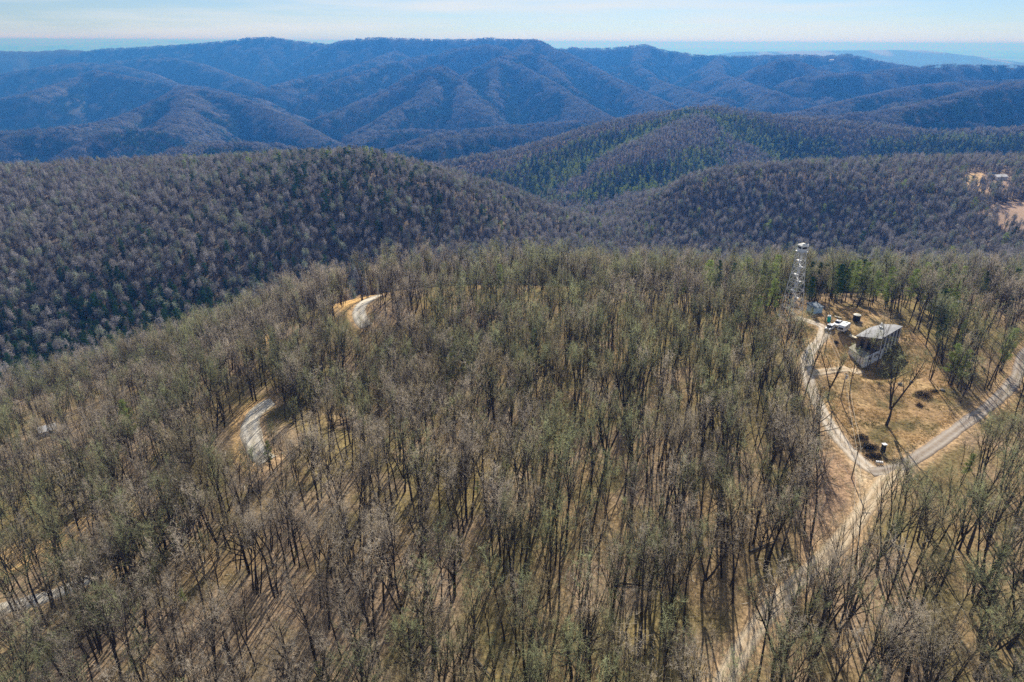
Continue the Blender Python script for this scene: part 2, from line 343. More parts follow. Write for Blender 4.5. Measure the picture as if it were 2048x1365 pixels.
# ------------------------------------------------------------------ ground sheet with painted earth cover
V = np.stack([GX, GY, GZ], -1).reshape(-1, 3)
ii = np.arange(NR-1)[:, None]*NA+np.arange(NA-1)[None]; F = np.stack([ii, ii+1, ii+NA+1, ii+NA], -1).reshape(-1, 4)[:, ::-1]
x, y = V[:, 0], V[:, 1]; rad = np.hypot(x, y)
def lerp(a, b, t): return a*(1-t[:, None])+np.array(b)*t[:, None]
n1, n2, n3 = fbm(x/9, y/9, 71), fbm(x/28, y/28, 72), fbm(x/3, y/3, 73, 3)
col = lerp(np.tile([.270, .192, .102], (len(x), 1)), (.225, .175, .078), sstep(.42, .62, n2))
col = lerp(col, (.165, .135, .062), sstep(.5, .68, n1)*.8)
col = lerp(col, (.33, .235, .16), sstep(.52, .66, fbm(x/17, y/17, 80))*.6)
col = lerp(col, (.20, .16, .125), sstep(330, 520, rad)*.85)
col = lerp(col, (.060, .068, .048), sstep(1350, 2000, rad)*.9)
yd = poly_soft(x, y, yard, 6)
yc = lerp(np.tile([.34, .228, .115], (len(x), 1)), (.16, .13, .062), sstep(.44, .56, fbm(x/7, y/7, 74)))
yc = lerp(yc, (.50, .35, .18), sstep(.55, .7, n1)*.7); yc = lerp(yc, (.40, .26, .14), sstep(.5, .68, fbm(x/12, y/12, 75))*.7)
col = col*(1-yd[:, None])+yc*yd[:, None]
t = poly_soft(x, y, yard_low, 5); col = lerp(col, (.36, .24, .15), t)
apron = poly_px([(1700,908),(1745,930),(1800,928),(1840,915),(1812,950),(1775,985),(1740,1022),(1718,1020),(1728,985),(1722,955)])
t = poly_soft(x, y, apron, 2.0); col = lerp(col, (.60, .48, .32), t)
t = poly_soft(x, y, bank, 5)*(.55+.45*sstep(.4, .6, n1)); col = lerp(col, (.62, .40, .18), t)
for q in (far_clear,): col = lerp(col, (.62, .43, .24), poly_soft(x, y, q, 5))
for q in (far_clear2, far_clear3): col = lerp(col, (.42, .30, .22), poly_soft(x, y, q, 10)*.9)
for q in bend_soil: col = lerp(col, (.62, .40, .17), poly_soft(x, y, q, 3))
rd = all_road_dist(x, y); t = (1-sstep(.2, 2.6, rd+(n3-.5)*2.2))*(rad < 420)*.75; col = lerp(col, (.50, .34, .19), t)
# the plain far below the mountains: fields and woods
pl = sstep(9500, 12500, rad); pc = lerp(np.tile([.10, .11, .07], (len(x), 1)), (.26, .24, .16), sstep(.52, .6, fbm(x/900, y/2600, 76)))
col = col*(1-pl[:, None])+pc*pl[:, None]
ground_me = mesh_np('ground', V, F4=F, smooth=True)
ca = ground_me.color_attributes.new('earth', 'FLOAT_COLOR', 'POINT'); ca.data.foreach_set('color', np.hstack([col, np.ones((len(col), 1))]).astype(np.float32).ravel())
gm = new_mat('ground_cover', (.2, .15, .1), 1.0, 0.0); nt = gm.node_tree; b = nt.nodes['Principled BSDF']
at = nt.nodes.new('ShaderNodeAttribute'); at.attribute_name = 'earth'; geo = nt.nodes.new('ShaderNodeNewGeometry')
na = nt.nodes.new('ShaderNodeTexNoise'); na.inputs['Scale'].default_value = 1.1; na.inputs['Detail'].default_value = 6; na.inputs['Roughness'].default_value = .7
mr = nt.nodes.new('ShaderNodeMapRange'); mr.inputs[1].default_value = .32; mr.inputs[2].default_value = .68; mr.inputs[3].default_value = .35; mr.inputs[4].default_value = 1.55
sc_ = nt.nodes.new('ShaderNodeVectorMath'); sc_.operation = 'SCALE'
bp = nt.nodes.new('ShaderNodeBump'); bp.inputs['Strength'].default_value = .9; bp.inputs['Distance'].default_value = .35
nb = nt.nodes.new('ShaderNodeTexNoise'); nb.inputs['Scale'].default_value = .55; nb.inputs['Detail'].default_value = 8; nb.inputs['Roughness'].default_value = .65
L = nt.links.new
L(geo.outputs['Position'], na.inputs[0]); L(geo.outputs['Position'], nb.inputs[0]); L(na.outputs[0], mr.inputs[0]); L(at.outputs['Color'], sc_.inputs[0]); L(mr.outputs[0], sc_.inputs['Scale'])
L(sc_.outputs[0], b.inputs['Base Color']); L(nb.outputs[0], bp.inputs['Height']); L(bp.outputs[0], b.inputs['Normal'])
ground_me.materials.append(gm)
ground = link(bpy.data.objects.new('ground', ground_me)); tag(ground, kind='structure')

def road_mat(name, c0, c1):
    m = new_mat(name, c0, 1.0, 0.0); nt = m.node_tree; b = nt.nodes['Principled BSDF']; L = nt.links.new
    at = nt.nodes.new('ShaderNodeAttribute'); at.attribute_name = 'across'
    n = nt.nodes.new('ShaderNodeTexNoise'); n.inputs['Scale'].default_value = .8; n.inputs['Detail'].default_value = 7; g = nt.nodes.new('ShaderNodeNewGeometry'); L(g.outputs['Position'], n.inputs[0])
    a1 = nt.nodes.new('ShaderNodeMath'); a1.operation = 'ADD'; L(at.outputs['Fac'], a1.inputs[0]); L(n.outputs[0], a1.inputs[1])
    rp = nt.nodes.new('ShaderNodeMapRange'); rp.inputs[1].default_value = .45; rp.inputs[2].default_value = 1.25; L(a1.outputs[0], rp.inputs[0])
    mx = nt.nodes.new('ShaderNodeMixRGB'); mx.inputs[1].default_value = (*c1, 1); mx.inputs[2].default_value = (*c0, 1); L(rp.outputs[0], mx.inputs[0]); L(mx.outputs[0], b.inputs['Base Color'])
    return m
road_mats = {'pale': road_mat('pale_gravel', (.66, .58, .47), (.42, .32, .21)), 'dirt': road_mat('packed_dirt', (.64, .52, .36), (.38, .27, .16)),
             'grey': road_mat('grey_gravel', (.42, .37, .31), (.25, .19, .14)), 'grey2': road_mat('worn_grey_gravel', (.66, .61, .51), (.48, .41, .30))}
def build_road(name, P, hw, key, lift):
    T = np.gradient(P, axis=0); T /= np.linalg.norm(T, axis=1)[:, None]+1e-9; N = np.stack([-T[:, 1], T[:, 0]], -1)
    cs = [-1.15, -.95, -.7, -.5, -.3, 0, .3, .5, .7, .95, 1.15]; zo = [-.25, .02, .07, .06, .08, .1, .08, .06, .07, .02, -.25]; tr = [0, .05, .45, .75, .45, .2, .45, .75, .45, .05, 0]
    wv = 1+.22*(fbm(P[:, 0]/5, P[:, 1]/5, 60)-.5)*2
    V = []; A = []
    for c, z, a in zip(cs, zo, tr):
        Q = P+N*(c*hw*wv)[:, None]; V.append(np.stack([Q[:, 0], Q[:, 1], hgt(Q[:, 0], Q[:, 1])+z+lift+.05], -1)); A.append(np.full(len(P), a))
    V = np.stack(V, 1); m, k = V.shape[:2]; i = np.arange(m-1)[:, None]*k+np.arange(k-1)[None]
    me = mesh_np(name, V.reshape(-1, 3), F4=np.stack([i, i+k, i+k+1, i+1], -1).reshape(-1, 4), mats=[road_mats[key]], smooth=True)
    at = me.attributes.new('across', 'FLOAT', 'POINT'); at.data.foreach_set('value', np.stack(A, 1).astype(np.float32).ravel())
    tag(link(bpy.data.objects.new(name, me)), kind='structure')
for k, r in enumerate(roads): build_road(r[0], r[1], r[2], r[3], .012*k)
# ------------------------------------------------------------------ trees: materials
def wood_mat(name, c, var=.35, trans=0.0):
    m = bpy.data.materials.new(name); m.use_nodes = True; nt = m.node_tree; L = nt.links.new; nt.nodes.clear()
    oi = nt.nodes.new('ShaderNodeObjectInfo'); out = nt.nodes.new('ShaderNodeOutputMaterial'); d = nt.nodes.new('ShaderNodeBsdfDiffuse')
    g = nt.nodes.new('ShaderNodeNewGeometry'); n = nt.nodes.new('ShaderNodeTexNoise'); n.inputs['Scale'].default_value = .9; n.inputs['Detail'].default_value = 3; L(g.outputs['Position'], n.inputs[0])
    mr = nt.nodes.new('ShaderNodeMapRange'); mr.inputs[3].default_value = 1-var; mr.inputs[4].default_value = 1+var; L(oi.outputs['Random'], mr.inputs[0])
    m2 = nt.nodes.new('ShaderNodeMapRange'); m2.inputs[1].default_value = .3; m2.inputs[2].default_value = .7; m2.inputs[3].default_value = .7; m2.inputs[4].default_value = 1.3; L(n.outputs[0], m2.inputs[0])
    mu = nt.nodes.new('ShaderNodeMath'); mu.operation = 'MULTIPLY'; L(mr.outputs[0], mu.inputs[0]); L(m2.outputs[0], mu.inputs[1])
    s = nt.nodes.new('ShaderNodeVectorMath'); s.operation = 'SCALE'; s.inputs[0].default_value = c; L(mu.outputs[0], s.inputs['Scale']); L(s.outputs[0], d.inputs[0])
    if trans:
        t = nt.nodes.new('ShaderNodeBsdfTranslucent'); mxs = nt.nodes.new('ShaderNodeMixShader'); mxs.inputs[0].default_value = trans
        L(s.outputs[0], t.inputs[0]); L(d.outputs[0], mxs.inputs[1]); L(t.outputs[0], mxs.inputs[2]); L(mxs.outputs[0], out.inputs[0])
    else: L(d.outputs[0], out.inputs[0])
    return m
M_bark = wood_mat('dark_bark', (.07, .058, .048)); M_bark2 = wood_mat('grey_bark', (.17, .155, .13))
TINTS = ['grey-green', 'pinkish-grey', 'brown', 'pale grey']
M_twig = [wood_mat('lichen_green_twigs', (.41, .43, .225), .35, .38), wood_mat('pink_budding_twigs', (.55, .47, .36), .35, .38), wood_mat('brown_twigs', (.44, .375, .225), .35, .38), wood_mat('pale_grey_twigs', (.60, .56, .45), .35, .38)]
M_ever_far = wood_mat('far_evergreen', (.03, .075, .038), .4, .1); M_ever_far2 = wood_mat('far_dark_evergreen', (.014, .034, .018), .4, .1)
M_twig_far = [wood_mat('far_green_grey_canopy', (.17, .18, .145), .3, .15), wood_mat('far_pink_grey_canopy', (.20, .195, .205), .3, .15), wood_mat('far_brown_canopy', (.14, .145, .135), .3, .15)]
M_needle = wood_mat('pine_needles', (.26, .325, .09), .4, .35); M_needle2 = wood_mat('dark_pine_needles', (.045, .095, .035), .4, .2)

# ------------------------------------------------------------------ trees: shapes
class Tree:
    def __init__(s, seed): s.g = np.random.default_rng(seed); s.V = []; s.Q = []; s.n = 0; s.T = []
    def tube(s, P, Rr, k):
        P = np.array(P); m = len(P); D = np.gradient(P, axis=0); D /= np.linalg.norm(D, axis=1)[:, None]+1e-9
        U = np.cross(D, [0.31, .17, .93]); U /= np.linalg.norm(U, axis=1)[:, None]+1e-9; W = np.cross(D, U)
        a = np.arange(k)/k*2*np.pi; ring = P[:, None]+(U[:, None]*np.cos(a)[None, :, None]+W[:, None]*np.sin(a)[None, :, None])*np.array(Rr)[:, None, None]
        i = np.arange(m-1)[:, None]*k+np.arange(k)[None]; j = np.arange(m-1)[:, None]*k+(np.arange(k)[None]+1) % k
        s.Q.append(np.stack([i, j, j+k, i+k], -1).reshape(-1, 4)+s.n); s.V.append(ring.reshape(-1, 3)); s.n += m*k
    def blades(s, C, D, L, w):     # thin pointed twigs: one narrow triangle each
        g = s.g; m = len(C); U = np.cross(D, g.normal(size=(m, 3))); U /= np.linalg.norm(U, axis=1)[:, None]+1e-9
        s.T.append(np.stack([C-U*w[:, None]/2, C+U*w[:, None]/2, C+D*L[:, None]], 1).reshape(-1, 3))
    def limb(s, p, d, L, r, lvl, maxl, kids, spread, tw, bw, up, bare=0.35):
        g = s.g; n = 6 if lvl == 0 else 4; P = [np.array(p, float)]; d = np.array(d, float); seg = L/n; ds = []
        for i in range(n):
            d = d+g.normal(size=3)*(.045 if lvl == 0 else .16)+np.array([0, 0, up*(.02 if lvl == 0 else .16)]); d /= np.linalg.norm(d); P.append(P[-1]+d*seg); ds.append(d)
        ds.append(d); Rr = r*(1-np.linspace(0, 1, n+1)**1.3*.86)
        s.tube(P, Rr, 6 if lvl == 0 else (4 if lvl == 1 else 3)); P = np.array(P)
        def at(t): k = min(int(t*n), n-1); f = t*n-k; return P[k]*(1-f)+P[k+1]*f, ds[k], r*(1-t**1.3*.86)
        if lvl < maxl:
            for k in range(kids[lvl]):
                t = bare+(1-bare)*(k+g.random())/kids[lvl] if lvl == 0 else .2+.8*(k+g.random())/kids[lvl]
                q, dd, rr_ = at(min(t, .99)); a = g.random()*2*np.pi; side = np.cross(dd, [math.cos(a), math.sin(a), .2]); side /= np.linalg.norm(side)
                nd = dd*(1-spread*.75)+side*spread+np.array([0, 0, .12]); nd /= np.linalg.norm(nd)
                ln = L*(.36*(1.15-.75*(t-bare)/(1.001-bare)) if lvl == 0 else .5*(1.1-.5*t))*g.uniform(.7, 1.3)
                s.limb(q, nd, ln, min(rr_*.62, r*.4), lvl+1, maxl, kids, spread, tw, bw, up)
        if lvl >= maxl-1:
            m = tw if lvl == maxl else int(tw*.9); t = g.uniform(.15, 1, m); k = np.minimum((t*n).astype(int), n-1); f = t*n-k
            C = P[k]*(1-f)[:, None]+P[k+1]*f[:, None]; D = np.array(ds)[k]*.45+g.normal(size=(m, 3))*.8+np.array([0, 0, .12]); D /= np.linalg.norm(D, axis=1)[:, None]
            s.blades(C, D, g.uniform(.5, 1.5, m)*(.52+L*.11), g.uniform(.6, 1.4, m)*bw)
    def meshes(s, name, bark, twig, split=False, thick=1.0):
        V = np.concatenate(s.V); Q = np.concatenate(s.Q); T = np.concatenate(s.T) if s.T else np.zeros((0, 3))
        if split:
            return mesh_np(name+'_trunk', V, F4=Q, mats=[bark], smooth=True), mesh_np(name+'_crown', T, F3=np.arange(len(T)).reshape(-1, 3), mats=[twig])
        A = np.concatenate([V, T]); f3 = np.arange(len(T)).reshape(-1, 3)+len(V)
        return mesh_np(name, A, F3=f3, F4=Q, mats=[bark, twig], midx=np.concatenate([np.ones(len(f3)), np.zeros(len(Q))]))
FORMS = ['straight slender', 'low-forked', 'broad-crowned', 'multistemmed', 'narrow leaning', 'thin young']
def grow(form, seed, lod=0):
    t = Tree(seed); g = t.g; B = [.034, .20][lod]; N = [.60, .075][lod]; ml = [2, 1][lod]
    tw = lambda n: max(3, int(n*N*(1 if lod == 0 else 3.2)))
    if form == 0: t.limb((0, 0, -.6), (0, 0, 1), 22, .23, 0, ml, (14, 4), .42, tw(16), B, 1, .52)
    elif form == 1:
        t.limb((0, 0, -.6), (.03, 0, 1), 6.5, .36, 0, 0, (), .4, 0, B, 1)
        for a in (0.3, 2.6, 4.5): t.limb((.1*math.cos(a), .1*math.sin(a), 4.2), (.34*math.cos(a), .34*math.sin(a), 1), 14.5, .21, 0, ml, (11, 4), .5, tw(13), B, 1, .32)
    elif form == 2: t.limb((0, 0, -.6), (.05, .02, 1), 15.5, .34, 0, ml, (19, 5), .78, tw(19), B*1.1, .6, .28)
    elif form == 3:
        for a in (.2, 2.1, 4.2): t.limb((.35*math.cos(a), .35*math.sin(a), -.6), (.13*math.cos(a), .13*math.sin(a), 1), 17.5+a, .17, 0, ml, (11, 4), .45, tw(13), B, 1, .42)
    elif form == 4: t.limb((0, 0, -.6), (.13, -.05, 1), 19, .19, 0, ml, (12, 4), .40, tw(15), B, .8, .5)
    else: t.limb((0, 0, -.4), (.03, .03, 1), 10.5, .075, 0, ml, (12, 3), .5, tw(13), B*.9, .8, .25)
    return t
def mid(form, seed):   # simpler tree for the middle distance: stem, a few limbs, rounded cloud of twigs
    t = Tree(seed); g = t.g; H = [19, 17, 16, 17, 17, 12][form]; R_ = [2.6, 3.3, 4.1, 3.4, 2.6, 1.9][form]; zc = H*[.68, .64, .62, .64, .68, .62][form]; rz = H*[.31, .29, .28, .30, .31, .32][form]; ln = .06*H if form == 4 else 0
    t.tube([(0, 0, -.6), (ln*.3, 0, H*.35), (ln*.7, .1, H*.65), (ln, 0, H*.95)], [.24, .18, .12, .03], 5)
    for k in range(5): a = g.random()*6.28; z = H*g.uniform(.35, .6); t.tube([(ln*.4, 0, z), (ln*.5+R_*.45*math.cos(a), R_*.45*math.sin(a), z+H*.14), (ln*.6+R_*.7*math.cos(a), R_*.7*math.sin(a), z+H*.26)], [.11, .07, .02], 3)
    m = int(290*(R_/3)**1.3); lob = g.normal(size=(7, 3)); lob /= np.linalg.norm(lob, axis=1)[:, None]; lob[:, 2] = np.abs(lob[:, 2])*1.1-.25
    u = g.normal(size=(m, 3)); u /= np.linalg.norm(u, axis=1)[:, None]; li = g.integers(0, 7, m); C = lob[li]*[R_*.52, R_*.52, rz*.55]+u*g.random((m, 1))**.45*g.uniform(.6, 1.35, (m, 1))*[R_*.55, R_*.55, rz*.55]+[ln*.6, 0, zc]
    nn = C-[ln*.6, 0, zc-rz*.4]; nn /= np.linalg.norm(nn, axis=1)[:, None]; nn = nn+g.normal(size=(m, 3))*.8+[0, 0, .25]; D = np.cross(nn, g.normal(size=(m, 3))); U = np.cross(nn, D); D /= np.linalg.norm(D, axis=1)[:, None]; U /= np.linalg.norm(U, axis=1)[:, None]
    L_ = g.uniform(.4, 1.2, (m, 1)); w = g.uniform(.07, .20, (m, 1)); t.T.append(np.stack([C-D*L_*.5-U*w, C-D*L_*.5+U*w, C+D*L_], 1).reshape(-1, 3)); return t
def pine(seed, lod=0, slim=False):
    t = Tree(seed); g = t.g; H = 18.0; n = 8; P = [(g.normal()*.08*i*.3, g.normal()*.08*i*.3, -.6+(H+.6)*i/n) for i in range(n+1)]
    t.tube(P, .26*(1-np.linspace(0, 1, n+1)*.93), 6)
    nw = 13 if lod == 0 else 8; s0 = .28
    for w in range(nw):
        z = H*(s0+(1-s0)*(w+.4)/nw); R_ = (3.3 if not slim else 2.3)*(1-(w/nw)**1.5*.82)*g.uniform(.8, 1.2)
        for b in range(5 if lod == 0 else 4):
            if g.random() < .14: continue
            a = g.random()*6.283; d = np.array([math.cos(a), math.sin(a), g.uniform(.05, .35)]); L_ = R_*g.uniform(.6, 1.2); p0 = np.array([0, 0, z]); p1 = p0+d*L_
            t.tube([p0, p0+d*L_*.5, p1], [.05, .035, .012], 3)
            m = 46 if lod == 0 else 16; tt = g.uniform(.3, 1.02, m); C = p0+d*L_*tt[:, None]+g.normal(size=(m, 3))*np.array([.38, .38, .2]); D = g.normal(size=(m, 3))*.8+d*.6+np.array([0, 0, .35]); D /= np.linalg.norm(D, axis=1)[:, None]
            k = 1 if lod == 0 else 2.3
            t.blades(C, D, g.uniform(.3, .62, m)*k, g.uniform(.12, .26, m)*k)
    return t
def patch(seed, size, count, ever):   # one stand of far-off trees
    g = np.random.default_rng(seed); V = []; B = []; idx = []; mi = []
    for k in range(count):
        cx, cy = g.uniform(-size/2, size/2, 2); H = g.uniform(13, 20); m = 26
        if g.random() < ever:
            z = g.random(m)**.8; rr_ = 2.7*(1-z)+.4; a = g.random(m)*6.283; C = np.stack([cx+rr_*np.cos(a)*g.random(m)**.5, cy+rr_*np.sin(a)*g.random(m)**.5, H*(.25+.75*z)], -1); mt = 2 if g.random() < .6 else 3; sz = 1.5
        else:
            C = g.normal(size=(m, 3)); C /= np.linalg.norm(C, axis=1)[:, None]; C = C*g.random((m, 1))**.4*[3.0, 3.0, 3.6]+[cx, cy, H-4.0]; mt = 1; sz = 1.25
        NN = C-np.array([cx, cy, H-6.5]); NN /= np.linalg.norm(NN, axis=1)[:, None]; NN = NN+[0, 0, 1.1]+g.normal(size=(m, 3))*.25; D = np.cross(NN, g.normal(size=(m, 3))); U = np.cross(NN, D); D *= sz/np.linalg.norm(D, axis=1)[:, None]; U *= .55*sz/np.linalg.norm(U, axis=1)[:, None]
        V.append(np.stack([C-D-U*.6, C+D-U*.4, C+U], 1).reshape(-1, 3)); mi += [mt]*m
        th = g.random()*6.283; u = np.array([math.cos(th), math.sin(th), 0])*.22; V.append(np.array([[cx, cy, -2]-u, [cx, cy, -2]+u, [cx, cy, H*.9]])); mi += [0]
    V = np.concatenate(V); return V, np.array(mi)

# sources the forests draw on: kept out of the scene's own collection
src_bare = bpy.data.collections.new('bare_tree_kinds'); src_pine = bpy.data.collections.new('pine_kinds')
NEAR = []                                  # [(form, tint) -> (trunk mesh, crown mesh)]
near_geo = [[grow(f, 100+f*7+v) for v in range(3)] for f in range(6)]
split_mesh = {}
names = 0
def add_src(coll, me):
    global names
    o = bpy.data.objects.new('kind_%03d' % names, me); names += 1; coll.objects.link(o); return o
bare_index = {}; k = 0
for f in range(6):
    for v in range(3):
        for t in range(4):
            bk = M_bark if t != 3 else M_bark2
            split_mesh[f, v, t] = near_geo[f][v].meshes('bare_tree', bk, M_twig[t], True)
            add_src(src_bare, near_geo[f][v].meshes('bare_tree', bk, M_twig[t])); bare_index[0, f, v, t] = k; k += 1
far_geo = [mid(f, 300+f*5) for f in range(6)]
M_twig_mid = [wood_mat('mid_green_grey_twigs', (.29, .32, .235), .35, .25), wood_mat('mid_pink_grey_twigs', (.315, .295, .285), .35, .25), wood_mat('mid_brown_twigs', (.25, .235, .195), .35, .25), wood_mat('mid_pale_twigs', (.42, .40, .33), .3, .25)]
for f in range(6):
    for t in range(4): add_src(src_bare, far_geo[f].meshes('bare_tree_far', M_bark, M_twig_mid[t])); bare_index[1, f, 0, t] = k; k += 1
patch_index = {}
for sname, size, cnt in (('a', 24, 16), ('b', 46, 58)):
    for v in range(3):
        for ti, t in enumerate((1, 2, 0)):
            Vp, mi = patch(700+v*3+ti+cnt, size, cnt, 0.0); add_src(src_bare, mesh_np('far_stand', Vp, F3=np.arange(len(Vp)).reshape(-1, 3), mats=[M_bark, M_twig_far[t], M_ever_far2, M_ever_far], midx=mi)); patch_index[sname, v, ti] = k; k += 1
pine_geo = [pine(500+i, 0, i % 2 == 1) for i in range(4)]; kp = 0
pine_split = [p.meshes('pine', M_bark, [M_needle, M_needle2][(i == 3)*1], True) for i, p in enumerate(pine_geo)]
for i in range(3): add_src(src_pine, pine(520+i, 1, i == 1).meshes('pine_far', M_bark, M_needle if i < 2 else M_needle2)); kp += 1
pine_patch = {}
for sname, size, cnt in (('a', 24, 16), ('b', 46, 58)):
    for v in range(3):
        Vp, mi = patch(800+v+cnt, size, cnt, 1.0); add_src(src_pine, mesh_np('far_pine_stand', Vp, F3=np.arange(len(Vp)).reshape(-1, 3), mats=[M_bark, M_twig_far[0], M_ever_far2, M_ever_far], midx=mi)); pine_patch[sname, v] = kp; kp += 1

# ------------------------------------------------------------------ where the trees stand
# cull only what the hills hide, with a wide margin for other viewpoints
el = (GZ+22-CAMZ)/rr[:, None]; hid = np.maximum.accumulate((GZ+4-CAMZ)/rr[:, None], axis=0); VIS = (el > hid-.03)
def visible(x, y):
    fa = np.clip(((np.arctan2(x, y)-AZ0)/(AZ1-AZ0)*(NA-1)).round().astype(int), 0, NA-1); fr = np.clip(((np.log(np.hypot(x, y))-lr[0])/(lr[-1]-lr[0])*(NR-1)).round().astype(int), 0, NR-1)
    return VIS[fr, fa]
rng = np.random.default_rng(42)
def scatter(r0, r1, cell, azlim=R(46)):
    xs = np.arange(-r1, r1, cell); ys = np.arange(-10, r1, cell); X, Y = np.meshgrid(xs, ys); X = X.ravel(); Y = Y.ravel()
    r = np.hypot(X, Y); m = (r > r0-cell) & (r < r1+cell) & (np.abs(np.arctan2(X, Y)) < azlim+.1); X, Y = X[m], Y[m]
    X = X+rng.uniform(-.75, .75, len(X))*cell; Y = Y+rng.uniform(-.75, .75, len(Y))*cell; r = np.hypot(X, Y); m = (r >= r0) & (r < r1) & (np.abs(np.arctan2(X, Y)) < azlim)
    X, Y = X[m], Y[m]; m = visible(X, Y); return X[m], Y[m]
bendA, bendB = hit(505, 850), hit(723, 622)
def keep_off(X, Y, tall=True):
    ok = np.minimum.reduce([road_dist(X, Y, r[1])-r[2]-{'dirt_road': -.3, 'paved_road': -1.4, 'gravel_road': -1.0}.get(r[0], 0) for r in roads]) > (2.4 if tall else 1.2)
    ok &= ~((np.minimum(np.hypot(X-bendA[0], Y-bendA[1]), np.hypot(X-bendB[0], Y-bendB[1])) < 13) & (all_road_dist(X, Y) < 4))
    ok &= ~(np.hypot(X-bendA[0]*.945, Y-bendA[1]*.945) < 10) & ~(np.hypot(X-bendB[0]*.965, Y-bendB[1]*.965) < 9)
    for Q in clears: ok &= ~inside(X, Y, Q)
    ok &= ~(inside(X, Y, bank) & (rng.random(len(X)) < .93))
    ok &= ~((road_dist(X, Y, road_low) < 8) & (Y > 118) & (rng.random(len(X)) < .8))
    return ok
def ever_prob(X, Y):
    r = np.hypot(X, Y); px, py, dd = project(X, Y, hgt(X, Y)+8)
    n = fbm(X/230, Y/230, 201, 4); p = sstep(.50, .66, n)*np.where(r > 1150, .85, .10)
    p = np.where((r < 420), .003, p)
    p = np.where((px > 1430) & (r > 225) & (r < 420), .17, p)
    p = np.where((px > 330) & (px < 1060) & (py > 300) & (py < 475) & (r > 420) & (r < 1150), .03+.17*np.exp(-((px-690)/190)**2), p)
    p = np.where((r > 420) & (px > 1150) & (r < 1150), .03, p)
    e = 25.0; gy = (hgt(X, Y+e)-hgt(X, Y-e))/(2*e)
    z0 = hgt(X, Y); e2 = 70.0; lap = (hgt(X+e2, Y)+hgt(X-e2, Y)+hgt(X, Y+e2)+hgt(X, Y-e2))/4-z0
    p = np.where((px < 760) & (py > 470) & (r > 420) & (r < 900), .05+.40*sstep(470, 640, py)*sstep(.40, .58, n)*(1-.7*sstep(350, 760, px)), p)  # extra dark pines added here stand in for part of the slope's shade
    e = 25.0
    p = np.where((r > 1150), sstep(.38, .52, .5+(n-.52)*1.0+np.clip(gy, -.4, .4)*.45+np.clip(lap/24, -.4, .14))*.96, p)
    return p
def tint_of(X, Y):
    n = fbm(X/45, Y/45, 211, 3)+rng.normal(size=len(X))*.06; q = rng.random(len(X)); u = np.arctan2(X, Y)
    r = np.hypot(X, Y); pink = sstep(.50, .62, n)*.75+.10; pink = np.where(r < 200, np.clip(pink+.35*sstep(30, -50, X)-.12*sstep(-30, 40, X), .05, .9), pink); pink = np.where((r > 420), .62, pink)
    green = np.where((r > 420), .18, .42*(1-pink)/.6)
    brown = np.where(r > 420, .17, .36)
    return np.where(q < pink, 1, np.where(q < pink+green, 0, np.where(q < pink+green+brown, 2, np.where(rng.random(len(X)) < .25, 3, 0))))
def height_cap(X, Y):   # how tall (as a scale) a tree may be where the photograph looks past it to a bend of a road
    cap = np.full(X.shape, 9.0)
    for b_, w in ((bendA, 10), (bendB, 8), (hit(1850, 903), 7), (hit(1905, 865), 7), (hit(1955, 828), 6), (hit(1990, 803), 5)):
        r_ = np.hypot(b_[0], b_[1]); ux, uy = b_[0]/r_, b_[1]/r_; q = r_-(X*ux+Y*uy); s_ = np.abs(X*uy-Y*ux)
        cap = np.where((s_ < w) & (q > 0) & (q < 44), np.minimum(cap, (q*.44-1.2)/20), cap)
    return cap
near = []; stuff = []; stuffp = []; pines = []
def put(X, Y, lod, cell):
    ok = keep_off(X, Y) & ((rng.random(len(X)) < .55+1.2*sstep(.36, .56, fbm(X/26, Y/26, 301, 3))) | (np.hypot(X, Y) > 420) | ((X > 38) & (Y < 125))); X, Y = X[ok], Y[ok]; ev = rng.random(len(X)) < ever_prob(X, Y); T = tint_of(X, Y); Z = hgt(X, Y); r = np.hypot(X, Y)
    fq = rng.random(len(X)); fm = np.select([fq < .52, fq < .58, fq < .67, fq < .76, fq < .90], [0, 1, 2, 3, 4], 5)
    S = rng.uniform(.60, 1.15, len(X))**.8; S = np.where(r < 420, S*(1-.12*sstep(170, 240, r)), rng.uniform(.45, 1.15, len(X))); rot = rng.random(len(X))*6.283; vv = rng.integers(0, 3, len(X)); lx, ly = rng.normal(size=(2, len(X)))*.045
    S = np.minimum(S, height_cap(X, Y))
    for i in range(len(X)):
        if S[i] < .16: continue
        if ev[i]: pines.append((X[i], Y[i], Z[i], S[i]*.95, rot[i], lx[i], ly[i], 2 if (Y[i] > 330 and Y[i] < 700 and X[i] < -40) else int(rng.integers(0, 3))))
        else:
            rec = (X[i], Y[i], Z[i], S[i], rot[i], lx[i], ly[i], fm[i], vv[i], T[i]); (near if lod == 0 else stuff).append(rec)
X, Y = scatter(40, 150, 4.4); put(X, Y, 0, 4.4)
X, Y = scatter(150, 400, 4.9); put(X, Y, 0, 4.9)
X, Y = scatter(192, 268, 8.0); put(X, Y, 0, 8.0)
X, Y = scatter(400, 900, 4.4); put(X, Y, 1, 4.4)
X, Y = scatter(900, 1900, 5.5); put(X, Y, 1, 5.5)
# young understorey stems
X, Y = scatter(55, 350, 7.5); X2, Y2 = scatter(215, 345, 5.5); X, Y = np.append(X, X2), np.append(Y, Y2); ok = keep_off(X, Y, False); X, Y = X[ok], Y[ok]; Z = hgt(X, Y); T = tint_of(X, Y)
for i in range(len(X)): near.append((X[i], Y[i], Z[i], rng.uniform(.35, .7), rng.random()*6.28, rng.normal()*.08, rng.normal()*.08, 5, 0, T[i]))
